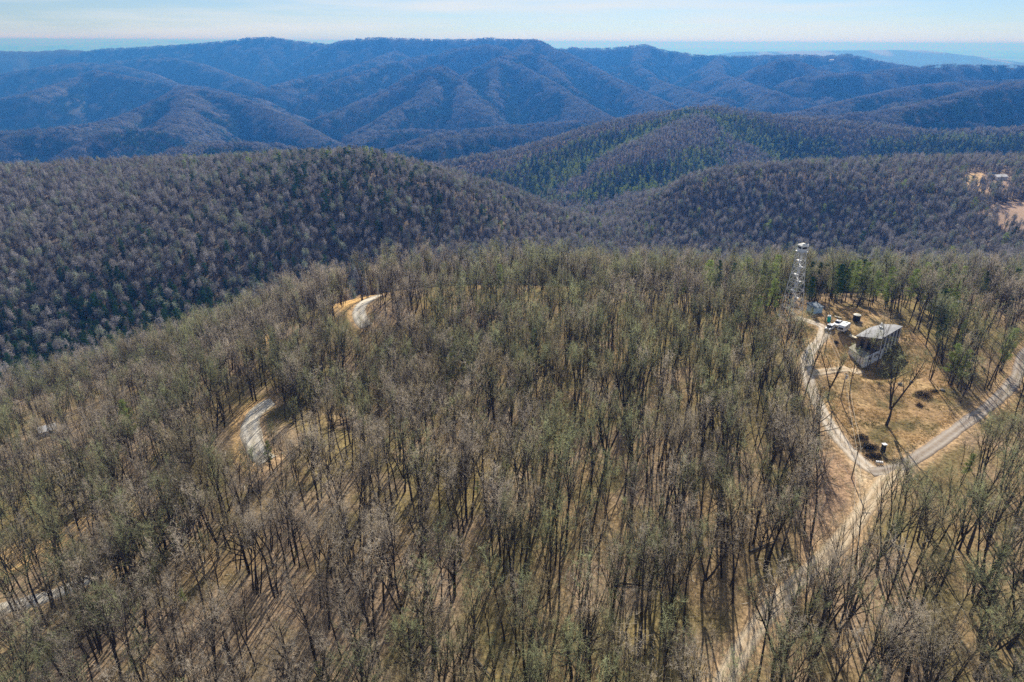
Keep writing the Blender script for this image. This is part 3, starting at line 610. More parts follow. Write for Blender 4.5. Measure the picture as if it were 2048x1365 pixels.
# stems along the camera side of the winding road, except at its two open bends
for q in range(0, len(road_left)-1):
    for off in (-1, 1, 1):
        if rng.random() < .8:
            c = road_left[q]+rng.normal(size=2)*1.2; dr = -c/np.linalg.norm(c); c = c+dr*rng.uniform(2.6, 7.5)*(1 if off > 0 else -1)
            if min(np.hypot(*(c-bendA[:2])), np.hypot(*(c-bendB[:2]))) > 15 and all_road_dist(c[:1], c[1:])[0] > .4 and height_cap(c[:1], c[1:])[0] > 1:
                near.append((c[0], c[1], float(hgt(*c)), rng.uniform(.75, 1.05), rng.random()*6.28, rng.normal()*.04, rng.normal()*.04, int(rng.choice([0, 2, 3, 5, 2])), int(rng.integers(0, 3)), int(rng.choice([0, 0, 1, 2]))))
# trees that can be told apart in the photograph: (base x, base y, form, tint, scale, turn)
special = [(505,926,2,0,.32,.2),(491,921,2,1,.30,2.2),(541,950,2,0,.5,.4),(556,942,0,0,.6,.8),(527,951,2,2,.36,1.8),(516,940,2,0,.26,.8),(743,668,2,0,.5,.4),(733,668,2,0,.33,1.4),(752,668,0,1,.6,.4),(1772,852,1,0,1.22,1.2),(1700,800,4,0,.9,4.0),(1655,800,1,0,.85,2.0),(1735,742,3,0,.72,.4),(1752,735,0,2,.80,2.2),(1712,742,4,2,.72,1.0),(1545,1360,1,0,1.1,2.6),(1665,1300,1,0,1.0,.5),(1790,1070,0,0,.8,1.5),(1735,1090,4,0,.82,.9),
           (760,1335,0,1,1.12,.3),(868,1338,2,1,1.2,.3),(690,1250,2,1,1.0,1.3),(1180,1350,2,1,1.0,2.3),(1010,1210,0,0,1.05,.2),(213,1085,0,2,1.0,.1),(590,1130,0,2,1.05,.1),(1560,905,1,0,.95,.1),(1250,1010,0,0,1.0,.1),(1285,1230,3,0,1.0,.1),(1860,760,3,0,.9,.1),(1900,720,0,0,1.0,.1),(1880,700,4,0,1.0,3.1),(1935,750,3,0,1.0,.1),(1560,560,0,0,.9,0)]
for (a, b_, f, t, s_, ro) in special:
    p = hit(a, b_); near.append((p[0], p[1], p[2], s_, ro, 0.0, 0.0, f, 0, t))
for (a, b_, s_) in [(1545,598,1.05),(1410,606,1.0),(1385,645,.75),(1000,602,.85),(1915,700,.6),(1690,604,.95),(1720,606,.95),(1460,602,.9),(1840,622,.8),(1430,600,.95),(1520,604,.9),(1360,612,.8),(1640,600,.85),(1770,612,.9),(955,995,.25),(265,1090,.3),(370,1215,.28),(1925,650,.5),(1990,600,.8),(1488,600,1.0)]:
    p = hit(a, b_); pines.append((p[0], p[1], p[2], s_, a, 0, 0, a % 3))
# far stands
def far(r0, r1, cell, sname):
    X, Y = scatter(r0, r1, cell); Z = hgt(X, Y); n = fbm(X/230, Y/230, 201, 4); ev = rng.random(len(X)) < ever_prob(X, Y); e = 8.0
    gx = (hgt(X+e, Y)-hgt(X-e, Y))/(2*e); gy = (hgt(X, Y+e)-hgt(X, Y-e))/(2*e)
    for i in range(len(X)):
        v = int(rng.integers(0, 3)); ti = int(rng.choice([0, 0, 0, 1, 2])); c, s_ = math.cos(0), 0
        rec = (X[i], Y[i], Z[i], rng.uniform(.85, 1.1), rng.integers(0, 4)*1.5708, math.atan(gy[i]), -math.atan(gx[i]))
        (FP if ev[i] else FB).append(rec+((pine_patch[sname, v] if ev[i] else patch_index[sname, v, ti]),))
FB, FP = [], []
far(1900, 3400, 21, 'a'); far(3400, 8800, 40, 'b')
print('near', len(near), 'stuff', len(stuff), 'pines', len(pines), 'far', len(FB), len(FP))

def fnum(rec):     # how large the tree shows in the frame
    px, py, d = project(rec[0], rec[1], rec[2]+9); h = 18*rec[3]*(.55 if len(rec) > 8 and rec[7] == 5 else 1)
    inside_f = (px > 5) & (px < 2043) & (py > -20) & (py < 1345); return (h/d) if inside_f else 0.0
near.sort(key=fnum, reverse=True); pines.sort(key=fnum, reverse=True)
def M_of(rec): return Matrix.Translation(rec[:3]) @ Matrix.Rotation(rec[5], 4, 'X') @ Matrix.Rotation(rec[6], 4, 'Y') @ Matrix.Rotation(rec[4], 4, 'Z') @ Matrix.Scale(rec[3], 4)
places = [('beside the junction of the dirt roads',1760,950),('beside the lower dirt road',1620,1140),('at the lower end of the dirt road',1470,1330),('near the right-hand gravel road',1950,840),('in the yard below the house',1740,790),('just right of the house',1850,720),
 ('beside the driveway bend',1600,760),('beside the lookout tower',1560,640),('by the lower road bend',520,870),('by the upper road bend',720,620),('near the left-edge road',90,1200),('by the bare tan bank',180,1050),
 ('in the bottom right corner',1950,1300),('in the lower right woods',1800,1200),('at the bottom centre of the frame',1050,1320),('at the bottom left of centre',650,1320),('in the bottom left corner',120,1320),('in the lower left woods',350,1200),
 ('in the middle of the frame',1030,900),('right of the frame centre',1300,900),('in the centre right woods',1450,1000),('in the lower middle woods',1250,1180),('left of the lower middle woods',850,1150),('in the left-hand woods',300,1000),('at the far left of the frame',60,980),('in the hollow between the road bends',750,800),('on the right edge of the frame',2020,1050)]
used = {}
def where(px, py):
    d = [(math.hypot(px-a, (py-b_)*1.2), n) for n, a, b_ in places]; return min(d)[1]
ind = near[:300]; rest = near[300:]
lab = []
for rec in ind:
    px, py, _ = project(rec[0], rec[1], rec[2]+2); size = 'tall' if rec[3] > 1.0 else ('medium' if rec[3] > .86 else 'shorter')
    lab.append(('%s %s %s bare tree' % (size, TINTS[rec[9]], FORMS[rec[7]]), where(px, py), rec, px, py))
from collections import defaultdict
dup = defaultdict(list)
for L_ in lab: dup[L_[0], L_[1]].append(L_)
for (a, w), g_ in dup.items():
    g_.sort(key=lambda q: q[3]); n = len(g_)
    for i, q in enumerate(g_):
        if n == 1: txt = a+' '+w
        elif n == 2: txt = a+' '+w+[', left one', ', right one'][i]
        elif n == 3: txt = a+' '+w+[', left one', ', middle one', ', right one'][i]
        else: txt = a+' '+w+(', '+['leftmost', 'second from left', 'third from left', 'fourth from left', 'fifth from left', 'sixth from left'][i] if i < min(6, n-1) else ', rightmost')
        rec = q[2]; root = empty('bare_tree', rec[:3]); root.matrix_world = M_of(rec)
        tag(root, txt, 'tree', 'bare trees in the near woods')
        for nm, me in zip(('trunk', 'crown'), split_mesh[rec[7], rec[8], rec[9]]):
            o = link(bpy.data.objects.new(nm, me)); o.parent = root
pdup = defaultdict(list)
def pine_spot(rec):
    px, py, d = project(rec[0], rec[1], rec[2]+4)
    if d > 420:
        if project(*rec[:3])[1] > 480 and px < 700: return 'darkening the hollow below the middle hill', px
        if px < 500: return 'on the left shoulder of the middle hill', px
        if px < 640: return 'on the left crest of the middle hill', px
        if px < 800: return 'near the top of the middle hill', px
        if px < 1160: return 'on the right slope of the middle hill', px
        if px < 1500: return 'on the hillside beyond the near ridge', px
        return 'on the right hillside beyond the tower', px
    if px > 1830: return 'behind the trees right of the house', px
    if px > 1640: return 'behind the shed and water tank', px
    if px > 1300: return 'on the ridge left of the lookout tower', px
    if px > 860: return 'on the near ridge at centre', px
    return 'among bare trees in the left woods', px
tail = pines[300:]
for i, rec in enumerate(pines[:300]):
    w, px = pine_spot(rec); pdup[w].append((px, rec))
for w, g_ in pdup.items():
    g_.sort(key=lambda q: q[0]); n = len(g_)
    for i, (px, rec) in enumerate(g_):
        kindw = ['bright green bushy', 'bright green slim', 'dark green full'][rec[7]]; hw = 'small' if rec[3] < .72 else ('tall' if rec[3] > .95 else 'medium')
        dd = project(rec[0], rec[1], rec[2])[2]
        kindm = (0, 1, 3)[int(rec[7])]
        txt = '%s %s pine %s' % (hw, kindw, w)
        if n <= 6 and n > 1: txt += ', '+['leftmost', 'second from left', 'third from left', 'fourth from left', 'fifth from left'][i] if i < n-1 else ', rightmost'
        root = empty('pine_tree', rec[:3]); root.matrix_world = M_of(rec); tag(root, txt, 'pine tree', 'pines '+w)
        for nm, me in zip(('trunk', 'crown'), pine_split[kindm]):
            o = link(bpy.data.objects.new(nm, me)); o.parent = root

def instancer(name, coll, recs, label, cat):
    A = np.array(recs, float); me = bpy.data.meshes.new(name); me.vertices.add(len(A)); me.vertices.foreach_set('co', A[:, :3].astype(np.float32).ravel())
    rot = np.array([(Matrix.Rotation(a, 3, 'X') @ Matrix.Rotation(b_, 3, 'Y') @ Matrix.Rotation(c, 3, 'Z')).to_euler() for c, a, b_ in A[:, 4:7]], np.float32)
    me.attributes.new('rot', 'FLOAT_VECTOR', 'POINT').data.foreach_set('vector', rot.ravel())
    me.attributes.new('scl', 'FLOAT', 'POINT').data.foreach_set('value', A[:, 3].astype(np.float32))
    me.attributes.new('pick', 'INT', 'POINT').data.foreach_set('value', A[:, 7].astype(np.int32))
    o = link(bpy.data.objects.new(name, me)); ng = bpy.data.node_groups.new(name, 'GeometryNodeTree')
    ng.interface.new_socket('Geometry', in_out='INPUT', socket_type='NodeSocketGeometry'); ng.interface.new_socket('Geometry', in_out='OUTPUT', socket_type='NodeSocketGeometry')
    N = ng.nodes; gi, go = N.new('NodeGroupInput'), N.new('NodeGroupOutput'); ci = N.new('GeometryNodeCollectionInfo'); ci.inputs['Collection'].default_value = coll; ci.inputs['Separate Children'].default_value = True; ci.inputs['Reset Children'].default_value = True
    ip = N.new('GeometryNodeInstanceOnPoints'); ip.inputs['Pick Instance'].default_value = True
    def attr(nm, ty):
        a = N.new('GeometryNodeInputNamedAttribute'); a.data_type = ty; a.inputs['Name'].default_value = nm; return [s for s in a.outputs if s.enabled and s.name == 'Attribute'][0]
    er = N.new('FunctionNodeEulerToRotation')
    L = ng.links.new; L(gi.outputs[0], ip.inputs['Points']); L(ci.outputs[0], ip.inputs['Instance']); L(attr('pick', 'INT'), ip.inputs['Instance Index']); L(attr('rot', 'FLOAT_VECTOR'), er.inputs[0]); L(er.outputs[0], ip.inputs['Rotation']); L(attr('scl', 'FLOAT'), ip.inputs['Scale']); L(ip.outputs[0], go.inputs[0])
    mod = o.modifiers.new('forest', 'NODES'); mod.node_group = ng; tag(o, label, cat, kind='stuff'); return o
recs = [r[:7]+(bare_index[0, r[7], r[8], r[9]],) for r in rest]+[r[:7]+(bare_index[1, r[7], 0, r[9]],) for r in stuff]+FB
instancer('bare_forest', src_bare, recs, 'leafless grey, pink and green woods covering the near ridge and every hill', 'forest')
instancer('pine_forest', src_pine, [r[:7]+(r[7],) for r in tail]+FP, 'dark evergreen woods in patches across the far hills', 'forest')
# ------------------------------------------------------------------ built things
M_white = worn(new_mat('white_paint', (.78, .78, .77), .5, .4), 1.2, .15); M_wall = worn(new_mat('white_block_wall', (.84, .86, .88), .8), 1.0, .25); M_black = new_mat('dark_glass', (.015, .018, .022), .15, .5)
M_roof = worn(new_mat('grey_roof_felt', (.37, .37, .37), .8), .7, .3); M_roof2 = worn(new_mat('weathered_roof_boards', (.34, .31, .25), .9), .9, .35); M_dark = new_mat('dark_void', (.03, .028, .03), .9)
M_steel = worn(new_mat('galvanised_steel', (.70, .69, .66), .55, .4), .6, .3); M_wood = worn(new_mat('grey_wood', (.30, .25, .19), .9), 1.5, .4); M_tan = new_mat('pale_board', (.78, .70, .52), .8); M_rust = worn(new_mat('brown_brick', (.20, .165, .14), .9), 1.2, .4)  # house wall brick is one dark brown base, mottled by noise
M_teal = new_mat('teal_plastic', (.02, .42, .36), .5, .4); M_tealw = new_mat('white_plastic', (.75, .82, .80), .5, .4); M_slate = worn(new_mat('blue_grey_roof', (.10, .15, .20), .6), 1.0, .3); M_tyre = new_mat('tyre_rubber', (.02, .02, .02), .9)
M_lamp = new_mat('headlight_glass', (.7, .7, .65), .2, .6); M_red = new_mat('tail_light', (.35, .02, .02), .3, .5); M_cable = new_mat('pale_cable', (.62, .56, .44), .6); M_blueroof = new_mat('blue_metal_roof', (.08, .22, .42), .5)
def gz(x, y): return float(hgt(x, y))
def ccw(P):
    a = sum(P[i][0]*P[(i+1) % len(P)][1]-P[(i+1) % len(P)][0]*P[i][1] for i in range(len(P))); return P if a > 0 else P[::-1]
def on_z(px, py, z):
    d = ray(px, py); t = (z-CAMZ)/d[2]; return np.array([d[0]*t, d[1]*t, z])
# --- lookout tower
b0 = hit(1580, 636); tw = empty('lookout_tower', b0, R(14)); tag(tw, 'tall white steel lattice lookout tower with small cab on top', 'tower')
TH, HB, HT = 24.9, 2.9, 1.0
def leg_xy(sx, sy, z): h = HB+(HT-HB)*z/TH; return (sx*h, sy*h, z)
cor = [(1, 1), (-1, 1), (-1, -1), (1, -1)]
for sx, sy in cor:
    MB().tube(leg_xy(sx, sy, -.8), leg_xy(sx, sy, TH), .16, .12, 6).build('leg', M_steel, tw)
lv = [0.2, 4.0, 7.6, 10.9, 13.9, 16.7, 19.3, 21.8, TH-.3]
for k, z in enumerate(lv):
    m = MB()
    for i in range(4):
        a, c = cor[i], cor[(i+1) % 4]; m.tube(leg_xy(*a, z), leg_xy(*c, z), .085, n=4)
    m.build('ring_beam', M_steel, tw)
    if k < len(lv)-1:
        z2 = lv[k+1]
        for i in range(4):
            a, c = cor[i], cor[(i+1) % 4]; m = MB(); m.tube(leg_xy(*a, z), leg_xy(*c, z2), .065, n=4); m.tube(leg_xy(*c, z+.02), leg_xy(*a, z2+.02), .065, n=4); m.build('cross_brace', M_steel, tw)
        s = 1 if k % 2 else -1; h0 = HB+(HT-HB)*z/TH-.55; h1 = HB+(HT-HB)*z2/TH-.55; m = MB(); n = 9
        p0 = Vector((-s*h0*.75, -.3*s, z+.08)); p1 = Vector((s*h1*.75, -.3*s, z2))
        for o in (-.38, .38): m.tube(p0+Vector((0, o, .1)), p1+Vector((0, o, .1)), .10, n=4); m.tube(p0+Vector((0, o, .95)), p1+Vector((0, o, .95)), .03, n=4)
        for q in range(1, n):
            c = p0.lerp(p1, q/n); m.box(c.x-.14, c.x+.14, c.y-.36, c.y+.36, c.z+.02, c.z+.07)
        m.build('stair_flight', M_steel, tw)
        m = MB(); m.box(p1.x-.5, p1.x+.5, -.75, .75, z2-.05, z2+.03); m.build('landing', M_steel, tw)
m = MB(); m.box(-1.6, 1.6, -1.6, 1.6, TH, TH+.14)
for i in range(4):
    a, c = cor[i], cor[(i+1) % 4]
    for hgt_ in (.55, 1.05): m.tube((a[0]*1.55, a[1]*1.55, TH+hgt_), (c[0]*1.55, c[1]*1.55, TH+hgt_), .03, n=4)
    m.tube((a[0]*1.55, a[1]*1.55, TH), (a[0]*1.55, a[1]*1.55, TH+1.05), .035, n=4)
m.build('catwalk', M_steel, tw)
cab = MB().box(-1.2, 1.2, -1.2, 1.2, TH+.15, TH+2.35).build('cab', M_white, tw)
for a in range(4):
    w = MB().box(-.95, .95, -.03, .03, 1.05, 1.7).build('window', M_black, cab); w.matrix_local = Matrix.Translation((0, 0, TH+.15)) @ Matrix.Rotation(a*math.pi/2, 4, 'Z') @ Matrix.Translation((0, -1.21, 0))
MB().prism([(-1.4, -1.4), (1.4, -1.4), (1.4, 1.4), (-1.4, 1.4)], TH+2.36, TH+2.95, [(-.5, -.5), (.5, -.5), (.5, .5), (-.5, .5)]).build('roof', worn(new_mat('cream_roof', (.80, .76, .66), .6), 2, .2), tw)
m = MB(); m.tube((2.25, .3, TH-3.2), (2.25, .3, TH+2.7), .07, n=5); m.tube((1.2, .3, TH-.2), (2.25, .3, TH-.2), .05, n=4); m.box(2.0, 2.5, .1, .5, TH+1.4, TH+2.2); m.build('antenna', M_white, tw)
m = MB()
for sx, sy in cor: m.box(sx*HB-.45, sx*HB+.45, sy*HB-.45, sy*HB+.45, -.7, .35)
m.build('footing', M_wall, tw)
# --- block shed
def frame3(p0, p1, p3):   # local axes from a ground corner, the corner along the front, the corner behind
    x = (p1-p0)[:2]; L0 = np.linalg.norm(x); ang = math.atan2(x[1], x[0]); return ang, L0, np.linalg.norm((p3-p0)[:2])
p0, p1, p3 = hit(1627, 629), hit(1644, 627), hit(1618, 620.5); ang, wx, _ = frame3(p0, p1, p3); wy = 4.2; wx = max(wx, 3.4)
M_shed = worn(new_mat('white_block_blue_shade', (.55, .74, .88), .8), 1.0, .25)  # white walls: the blue of skylit shade is put into their base colour
sh = empty('block_shed', p0, ang); tag(sh, 'small white block shed, walls tinted blue as in shade, dark sloping roof, beside the tower', 'shed')
MB().box(0, wx, 0, wy, -.6, 2.35).build('wall', M_shed, sh)
MB().prism([(-.25, -.25), (wx+.25, -.25), (wx+.25, wy+.25), (-.25, wy+.25)], 2.36, [2.5, 2.5, 2.95, 2.95]).build('roof', M_slate, sh)
d_ = MB().box(-.05, .02, .5, 1.4, -.3, 1.95).build('door', M_dark, sh); MB().box(-.09, -.055, .62, .72, .9, 1.05).build('handle', M_steel, d_)
# --- portable toilet
p = hit(1657, 644); pt = empty('portable_toilet', p, R(-20)); tag(pt, 'teal portable toilet with white roof beside the pole', 'toilet')
MB().box(-.55, .55, -.55, .55, -.15, 2.05).build('cabin', M_teal, pt, bevel=.05); MB().prism([(-.6, -.6), (.6, -.6), (.6, .6), (-.6, .6)], 2.06, 2.4, [(-.35, -.4), (.35, -.4), (.35, .4), (-.35, .4)]).build('roof', M_tealw, pt)
MB().box(-.36, .36, -.60, -.56, .05, 1.85).build('door', new_mat('teal_door', (.03, .50, .42), .5), pt); MB().tube((.45, .4, 1.9), (.45, .4, 2.7), .05).build('vent_pipe', M_tealw, pt)
# --- water tank
p = hit(1712, 643); wt = empty('water_tank', p); tag(wt, 'round black water tank with pale lid on bare earth', 'tank')
MB().lathe([(1.25, -.3), (1.25, 2.3)], 28).build('tank_body', new_mat('black_tank', (.02, .022, .035), .6, .3), wt, smooth=False); MB().lathe([(1.3, 2.31), (1.3, 2.45), (.5, 2.72), (.12, 2.78)], 28).build('lid', worn(new_mat('pale_lid', (.70, .68, .58), .7), 2, .2), wt)
m = MB(); m.tube((1.2, 0, .5), (1.6, 0, .5), .08); m.build('outlet_pipe', M_steel, wt)
p = hit(1719, 646.5); tag(MB().box(p[0]-.9, p[0]+.9, p[1]-.5, p[1]+.5, p[2]-.1, p[2]+.4).build('pallet', M_wood), 'low dark timber pallet at the foot of the black tank', 'pallet')
# --- vehicles
def wheels(root, xs, ys, r=.38, w=.26):
    for sx in xs:
        for yy in ys:
            t = MB().tube((sx-w/2, yy, r), (sx+w/2, yy, r), r, n=18).build('wheel', M_tyre, root); MB().tube((sx-w/2-.01, yy, r), (sx+w/2+.01, yy, r), r*.55, n=12).build('rim', M_steel, t)
def heading(a, b_):
    d = hit(*b_)[:2]-hit(*a)[:2]; return math.atan2(-d[0], d[1])     # +y of the vehicle points from a to b
p = hit(1658, 660.5); sv = empty('off_road_car', p+[0, 0, .03], heading((1668, 652), (1649, 666))); tag(sv, 'white and black off-road car parked at the end of the driveway', 'car')
MB().side([(-2.15, .45), (2.2, .45), (2.25, .75), (2.15, 1.05), (.75, 1.15), (-2.15, 1.15), (-2.2, .8)], -.92, .92).build('body', M_white, sv, bevel=.05)
MB().side([(-2.1, 1.16), (.7, 1.16), (.35, 1.72), (-2.0, 1.75)], -.82, .82).build('cabin', M_black, sv, bevel=.04)
MB().side([(.25, 1.74), (-2.02, 1.77), (-2.02, 1.83), (.2, 1.81)], -.84, .84).build('roof', M_white, sv); MB().side([(.8, 1.17), (2.0, 1.08), (2.0, 1.10), (.8, 1.2)], -.45, .45).build('bonnet_stripe', M_black, sv)
for sx in (-1, 1): MB().tube((sx*.62, 2.24, .85), (sx*.62, 2.29, .85), .12, n=12).build('headlight', M_lamp, sv)
MB().box(-.9, .9, 2.26, 2.4, .48, .68).build('bumper', M_black, sv); MB().box(-.42, .42, 2.235, 2.27, .72, .98).build('grille', M_black, sv); wheels(sv, (-.86, .86), (-1.35, 1.4), .41)
p = hit(1686, 662.5); cp_ = empty('camper_trailer', p+[0, 0, .03], heading((1697, 652), (1676, 667))); tag(cp_, 'white box-shaped camper trailer with dark front window beside the white pickup', 'camper')
MB().side([(-2.7, .5), (2.3, .5), (2.75, .95), (2.6, 2.0), (2.15, 2.62), (-2.55, 2.65), (-2.75, 2.3)], -1.15, 1.15).build('body', M_white, cp_, bevel=.07)
w = MB().side([(2.72, 1.25), (2.63, 1.95), (2.66, 1.97), (2.76, 1.25)], -.8, .8).build('front_window', M_black, cp_)
for yy in (-1.6, .1, 1.2):
    for sx in (-1, 1): MB().box(sx*1.16-.02, sx*1.16+.02, yy-.38, yy+.38, 1.45, 2.0).build('window', M_black, cp_)
d_ = MB().box(1.15, 1.18, -.95, -.35, .65, 2.3).build('door', M_tealw, cp_); MB().box(1.185, 1.21, -.5, -.42, 1.3, 1.45).build('handle', M_steel, d_)
MB().box(-.35, .35, -.3, .3, 2.64, 2.82).build('roof_vent', M_tealw, cp_); MB().box(-.3, .3, -2.0, -1.3, 2.64, 2.88).build('air_unit', M_tealw, cp_); m = MB(); m.tube((-.6, 2.6, .5), (0, 3.7, .5), .06); m.tube((.6, 2.6, .5), (0, 3.7, .5), .06); m.build('tow_bar', M_steel, cp_); wheels(cp_, (-1.05, 1.05), (-.7, .1), .33)
p = hit(1675, 652); pk = empty('pickup_truck', p+[0, 0, .03], heading((1684, 643), (1667, 655))); tag(pk, 'white pickup truck half hidden behind the camper trailer', 'truck')
MB().side([(-2.7, .5), (2.7, .5), (2.75, .95), (2.6, 1.12), (1.0, 1.2), (-2.7, 1.2)], -.97, .97).build('body', M_white, pk, bevel=.05); c_ = MB().side([(-.9, 1.2), (1.15, 1.2), (.55, 1.85), (-.75, 1.88)], -.82, .82).build('cabin', M_white, pk, bevel=.06)
MB().side([(1.12, 1.27), (.62, 1.80), (.66, 1.82), (1.18, 1.28)], -.72, .72).build('windscreen', M_black, c_)
for sx in (-1, 1): MB().side([(-.75, 1.3), (.85, 1.3), (.48, 1.75), (-.68, 1.75)], sx*.83-.01, sx*.83+.01).build('side_window', M_black, c_)
MB().box(-.8, .8, -2.5, -1.0, 1.19, 1.22).build('load_bed', M_dark, pk)
for sx in (-1, 1): MB().box(sx*.72-.16, sx*.72+.16, 2.7, 2.78, .85, 1.05).build('headlight', M_lamp, pk)
wheels(pk, (-.88, .88), (-1.7, 1.75), .4)
# --- boards
def board(name, a, b_, w, h, mat, label, cat):
    A, B_ = hit(*a), hit(*b_); d = (B_-A); L_ = np.linalg.norm(d); o = MB().box(-L_/2, L_/2, -w/2, w/2, .05, h).build(name, mat); o.location = (A+B_)/2; o.rotation_euler = (0, -math.asin(d[2]/L_), math.atan2(d[1], d[0])); return tag(o, label, cat)
board('plank', (1669, 634), (1683, 638), .5, .3, M_tan, 'long pale plank lying on bare ground behind the white pickup', 'plank')
board('timber_stack', (1698, 672), (1706, 677), 1.2, .5, M_tan, 'sunlit cream stack of boards beside the house corner', 'boards'); board('timber_stack', (1706, 677), (1712, 678), 1.4, .4, M_tan, 'shorter cream stack of boards touching the house corner', 'boards')
# --- the house
g0 = 1.9; zr = g0+5.2
hp = on_z(1763, 678, zr); hs = empty('flat_roofed_house', (hp[0], hp[1], g0)); tag(hs, 'long house with low grey roof, white pillars and lower walled court in the yard', 'house')
def rel(px, py, z): q = on_z(px, py, z); return (q[0]-hp[0], q[1]-hp[1])
A_, B2, C_ = [np.array(rel(px, py, zr)) for px, py in ((1711, 672), (1763, 678), (1806, 653))]
back = [np.array(rel(px, py, zr)) for px, py in ((1791, 649.5), (1766, 648.3), (1740, 655))]
H0 = zr-g0; ring = ccw([tuple(A_), tuple(B2), tuple(C_)]+[tuple(q) for q in back])
rf = MB(); rf.prism(ring, H0-.22, H0); roof = rf.build('roof', M_roof, hs)
cen = np.mean(ring, 0); inner = [tuple(cen+(np.array(q)-cen)*.985) for q in ring]; MB().prism(inner, H0+.003, H0+.3, [tuple(cen+(np.array(q)-cen)*.25) for q in ring]).build('roof_deck', M_roof, roof)
for px, py, h in ((1763, 652, 1.0), (1760.5, 657, .7), (1764.5, 657.5, .5)):
    q = rel(px, py, zr+.3); MB().prism([(q[0]-.28, q[1]-.28), (q[0]+.28, q[1]-.28), (q[0]+.28, q[1]+.28), (q[0]-.28, q[1]+.28)], H0+.1, H0+.3+h).build('chimney', M_white, roof)
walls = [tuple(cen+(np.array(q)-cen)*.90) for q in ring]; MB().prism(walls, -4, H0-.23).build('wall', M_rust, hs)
ub = (C_-B2); Lb = np.linalg.norm(ub); ub /= Lb; nb_ = np.array([ub[1], -ub[0]])
if nb_ @ (cen-B2) > 0: nb_ = -nb_
cw, bw_ = cen+(C_-cen)*.90, cen+(B2-cen)*.90; LW = np.linalg.norm(cw-bw_)
def obox(m, c, d, n, l, w, z0, z1):
    c, d, n = np.array(c), np.array(d), np.array(n); q = [c-d*l/2-n*w/2, c+d*l/2-n*w/2, c+d*l/2+n*w/2, c-d*l/2+n*w/2]; m.prism(ccw([tuple(x) for x in q]), z0, z1); return m
for k in range(6):
    c = bw_+ub*(LW*(k+.15)/5.3)+nb_*.35; obox(MB(), c, ub, nb_, .26, .3, -1.5, H0-.25).build('pillar', M_white, hs)
    if k < 5:
        c = bw_+ub*(LW*(k+.65)/5.3)+nb_*.02; w = obox(MB(), c, ub, nb_, LW/5.3*.72, .08, .3, H0-1.0).build('window', M_black, hs); obox(MB(), c+nb_*.06, ub, nb_, LW/5.3*.78, .08, .18, .28).build('sill', M_white, w)
ua = (B2-A_); La = np.linalg.norm(ua); ua /= La; na_ = np.array([ua[1], -ua[0]])
if na_ @ (cen-A_) > 0: na_ = -na_
aw = cen+(A_-cen)*.90
for t_ in (.25, .55, .82):
    c = aw+(bw_-aw)*t_+na_*.02; w = obox(MB(), c, ua, na_, 1.2, .08, .5, H0-1.2).build('window', M_black, hs)
MB().prism(ccw([tuple(q) for q in (aw, bw_, bw_+na_*2.2, aw+na_*2.2)]), -.3, -.12).build('deck', M_wood, hs)
# lower court: side roof strip, front wall, dark well between
zw = g0+.2; W0, W1, W2, W3 = [np.array(rel(px, py, zw)) for px, py in ((1697, 695.6), (1710.8, 687.7), (1741.5, 711.4), (1728, 717.6))]
E = np.array(rel(1765, 699.5, zw)); MB().prism(ccw([tuple(W0), tuple(W1), tuple(W2), tuple(W3)]), .0, .22).build('side_roof', M_roof2, hs)
s_in = [tuple(np.mean([W0, W1, W2, W3], 0)+(q-np.mean([W0, W1, W2, W3], 0))*.94) for q in (W0, W1, W2, W3)]; MB().prism(ccw(s_in), -4, -.003).build('side_wall', M_wall, hs)
dw = (E-W3); Lw = np.linalg.norm(dw); dw /= Lw; nw_ = np.array([dw[1], -dw[0]])
if nw_[1] > 0: nw_ = -nw_
lw = obox(MB(), (W3+E)/2+nw_*.12, dw, nw_, Lw, .25, -4.0, .45).build('court_wall', M_wall, hs)
for t_ in (.3, .58, .80): obox(MB(), W3+dw*Lw*t_+nw_*.25, dw, nw_, .7, .06, -1.1, -.35).build('window', M_black, lw)
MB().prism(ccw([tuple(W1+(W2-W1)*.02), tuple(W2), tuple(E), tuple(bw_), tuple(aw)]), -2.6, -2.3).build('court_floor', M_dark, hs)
# --- poles and wires
def pole(px, py, H, label, arm=True, ang=.2, lean=(0, 0)):
    p = hit(px, py); r_ = empty('utility_pole', p, ang); tag(r_, label, 'utility pole'); top = Vector((lean[0], lean[1], H))
    MB().tube((0, 0, -1), top, .17, .11, 8).build('pole_shaft', M_wood, r_)
    if arm:
        a = MB().box(-1.0+top.x, 1.0+top.x, top.y-.06, top.y+.06, H-.45, H-.32).build('crossarm', M_wood, r_)
        for sx in (-.85, .85): MB().lathe([(.05, H-.32), (.08, H-.2), (.05, H-.08)], 8, sx+top.x, top.y).build('insulator', M_white, a)
    return Matrix.Translation(p) @ Matrix.Rotation(ang, 4, 'Z') @ top
PA = pole(1649, 705, 7.2, 'short wooden utility pole between the parked vehicles and dirt pad'); PB = pole(1681, 800, 8.5, 'wooden utility pole with crossarm and transformer on the driveway side of the yard', ang=.5)
q = scene.objects['utility_pole.001']; MB().lathe([(.3, 6.6), (.3, 7.7), (.1, 7.8)], 12, .42, 0).build('transformer', M_steel, q); MB().tube((1.6, -.9, 0), (.1, 0, 6.2), .05).build('stay_wire', M_cable, q)
PC = pole(1703, 957, 8.6, 'wooden utility pole on the inside edge of the driveway bend', ang=.1); PD = pole(1690, 1262, 9.0, 'wooden utility pole among trees beside the lower dirt road', ang=.1); PE = pole(1650, 643, 7.4, 'thin bare wooden pole standing between shed and portable toilet', arm=False)
MB().tube((1.5, -1.2, 0), (0, 0, 5.2), .06).build('brace', M_wood, scene.objects['utility_pole.004'])
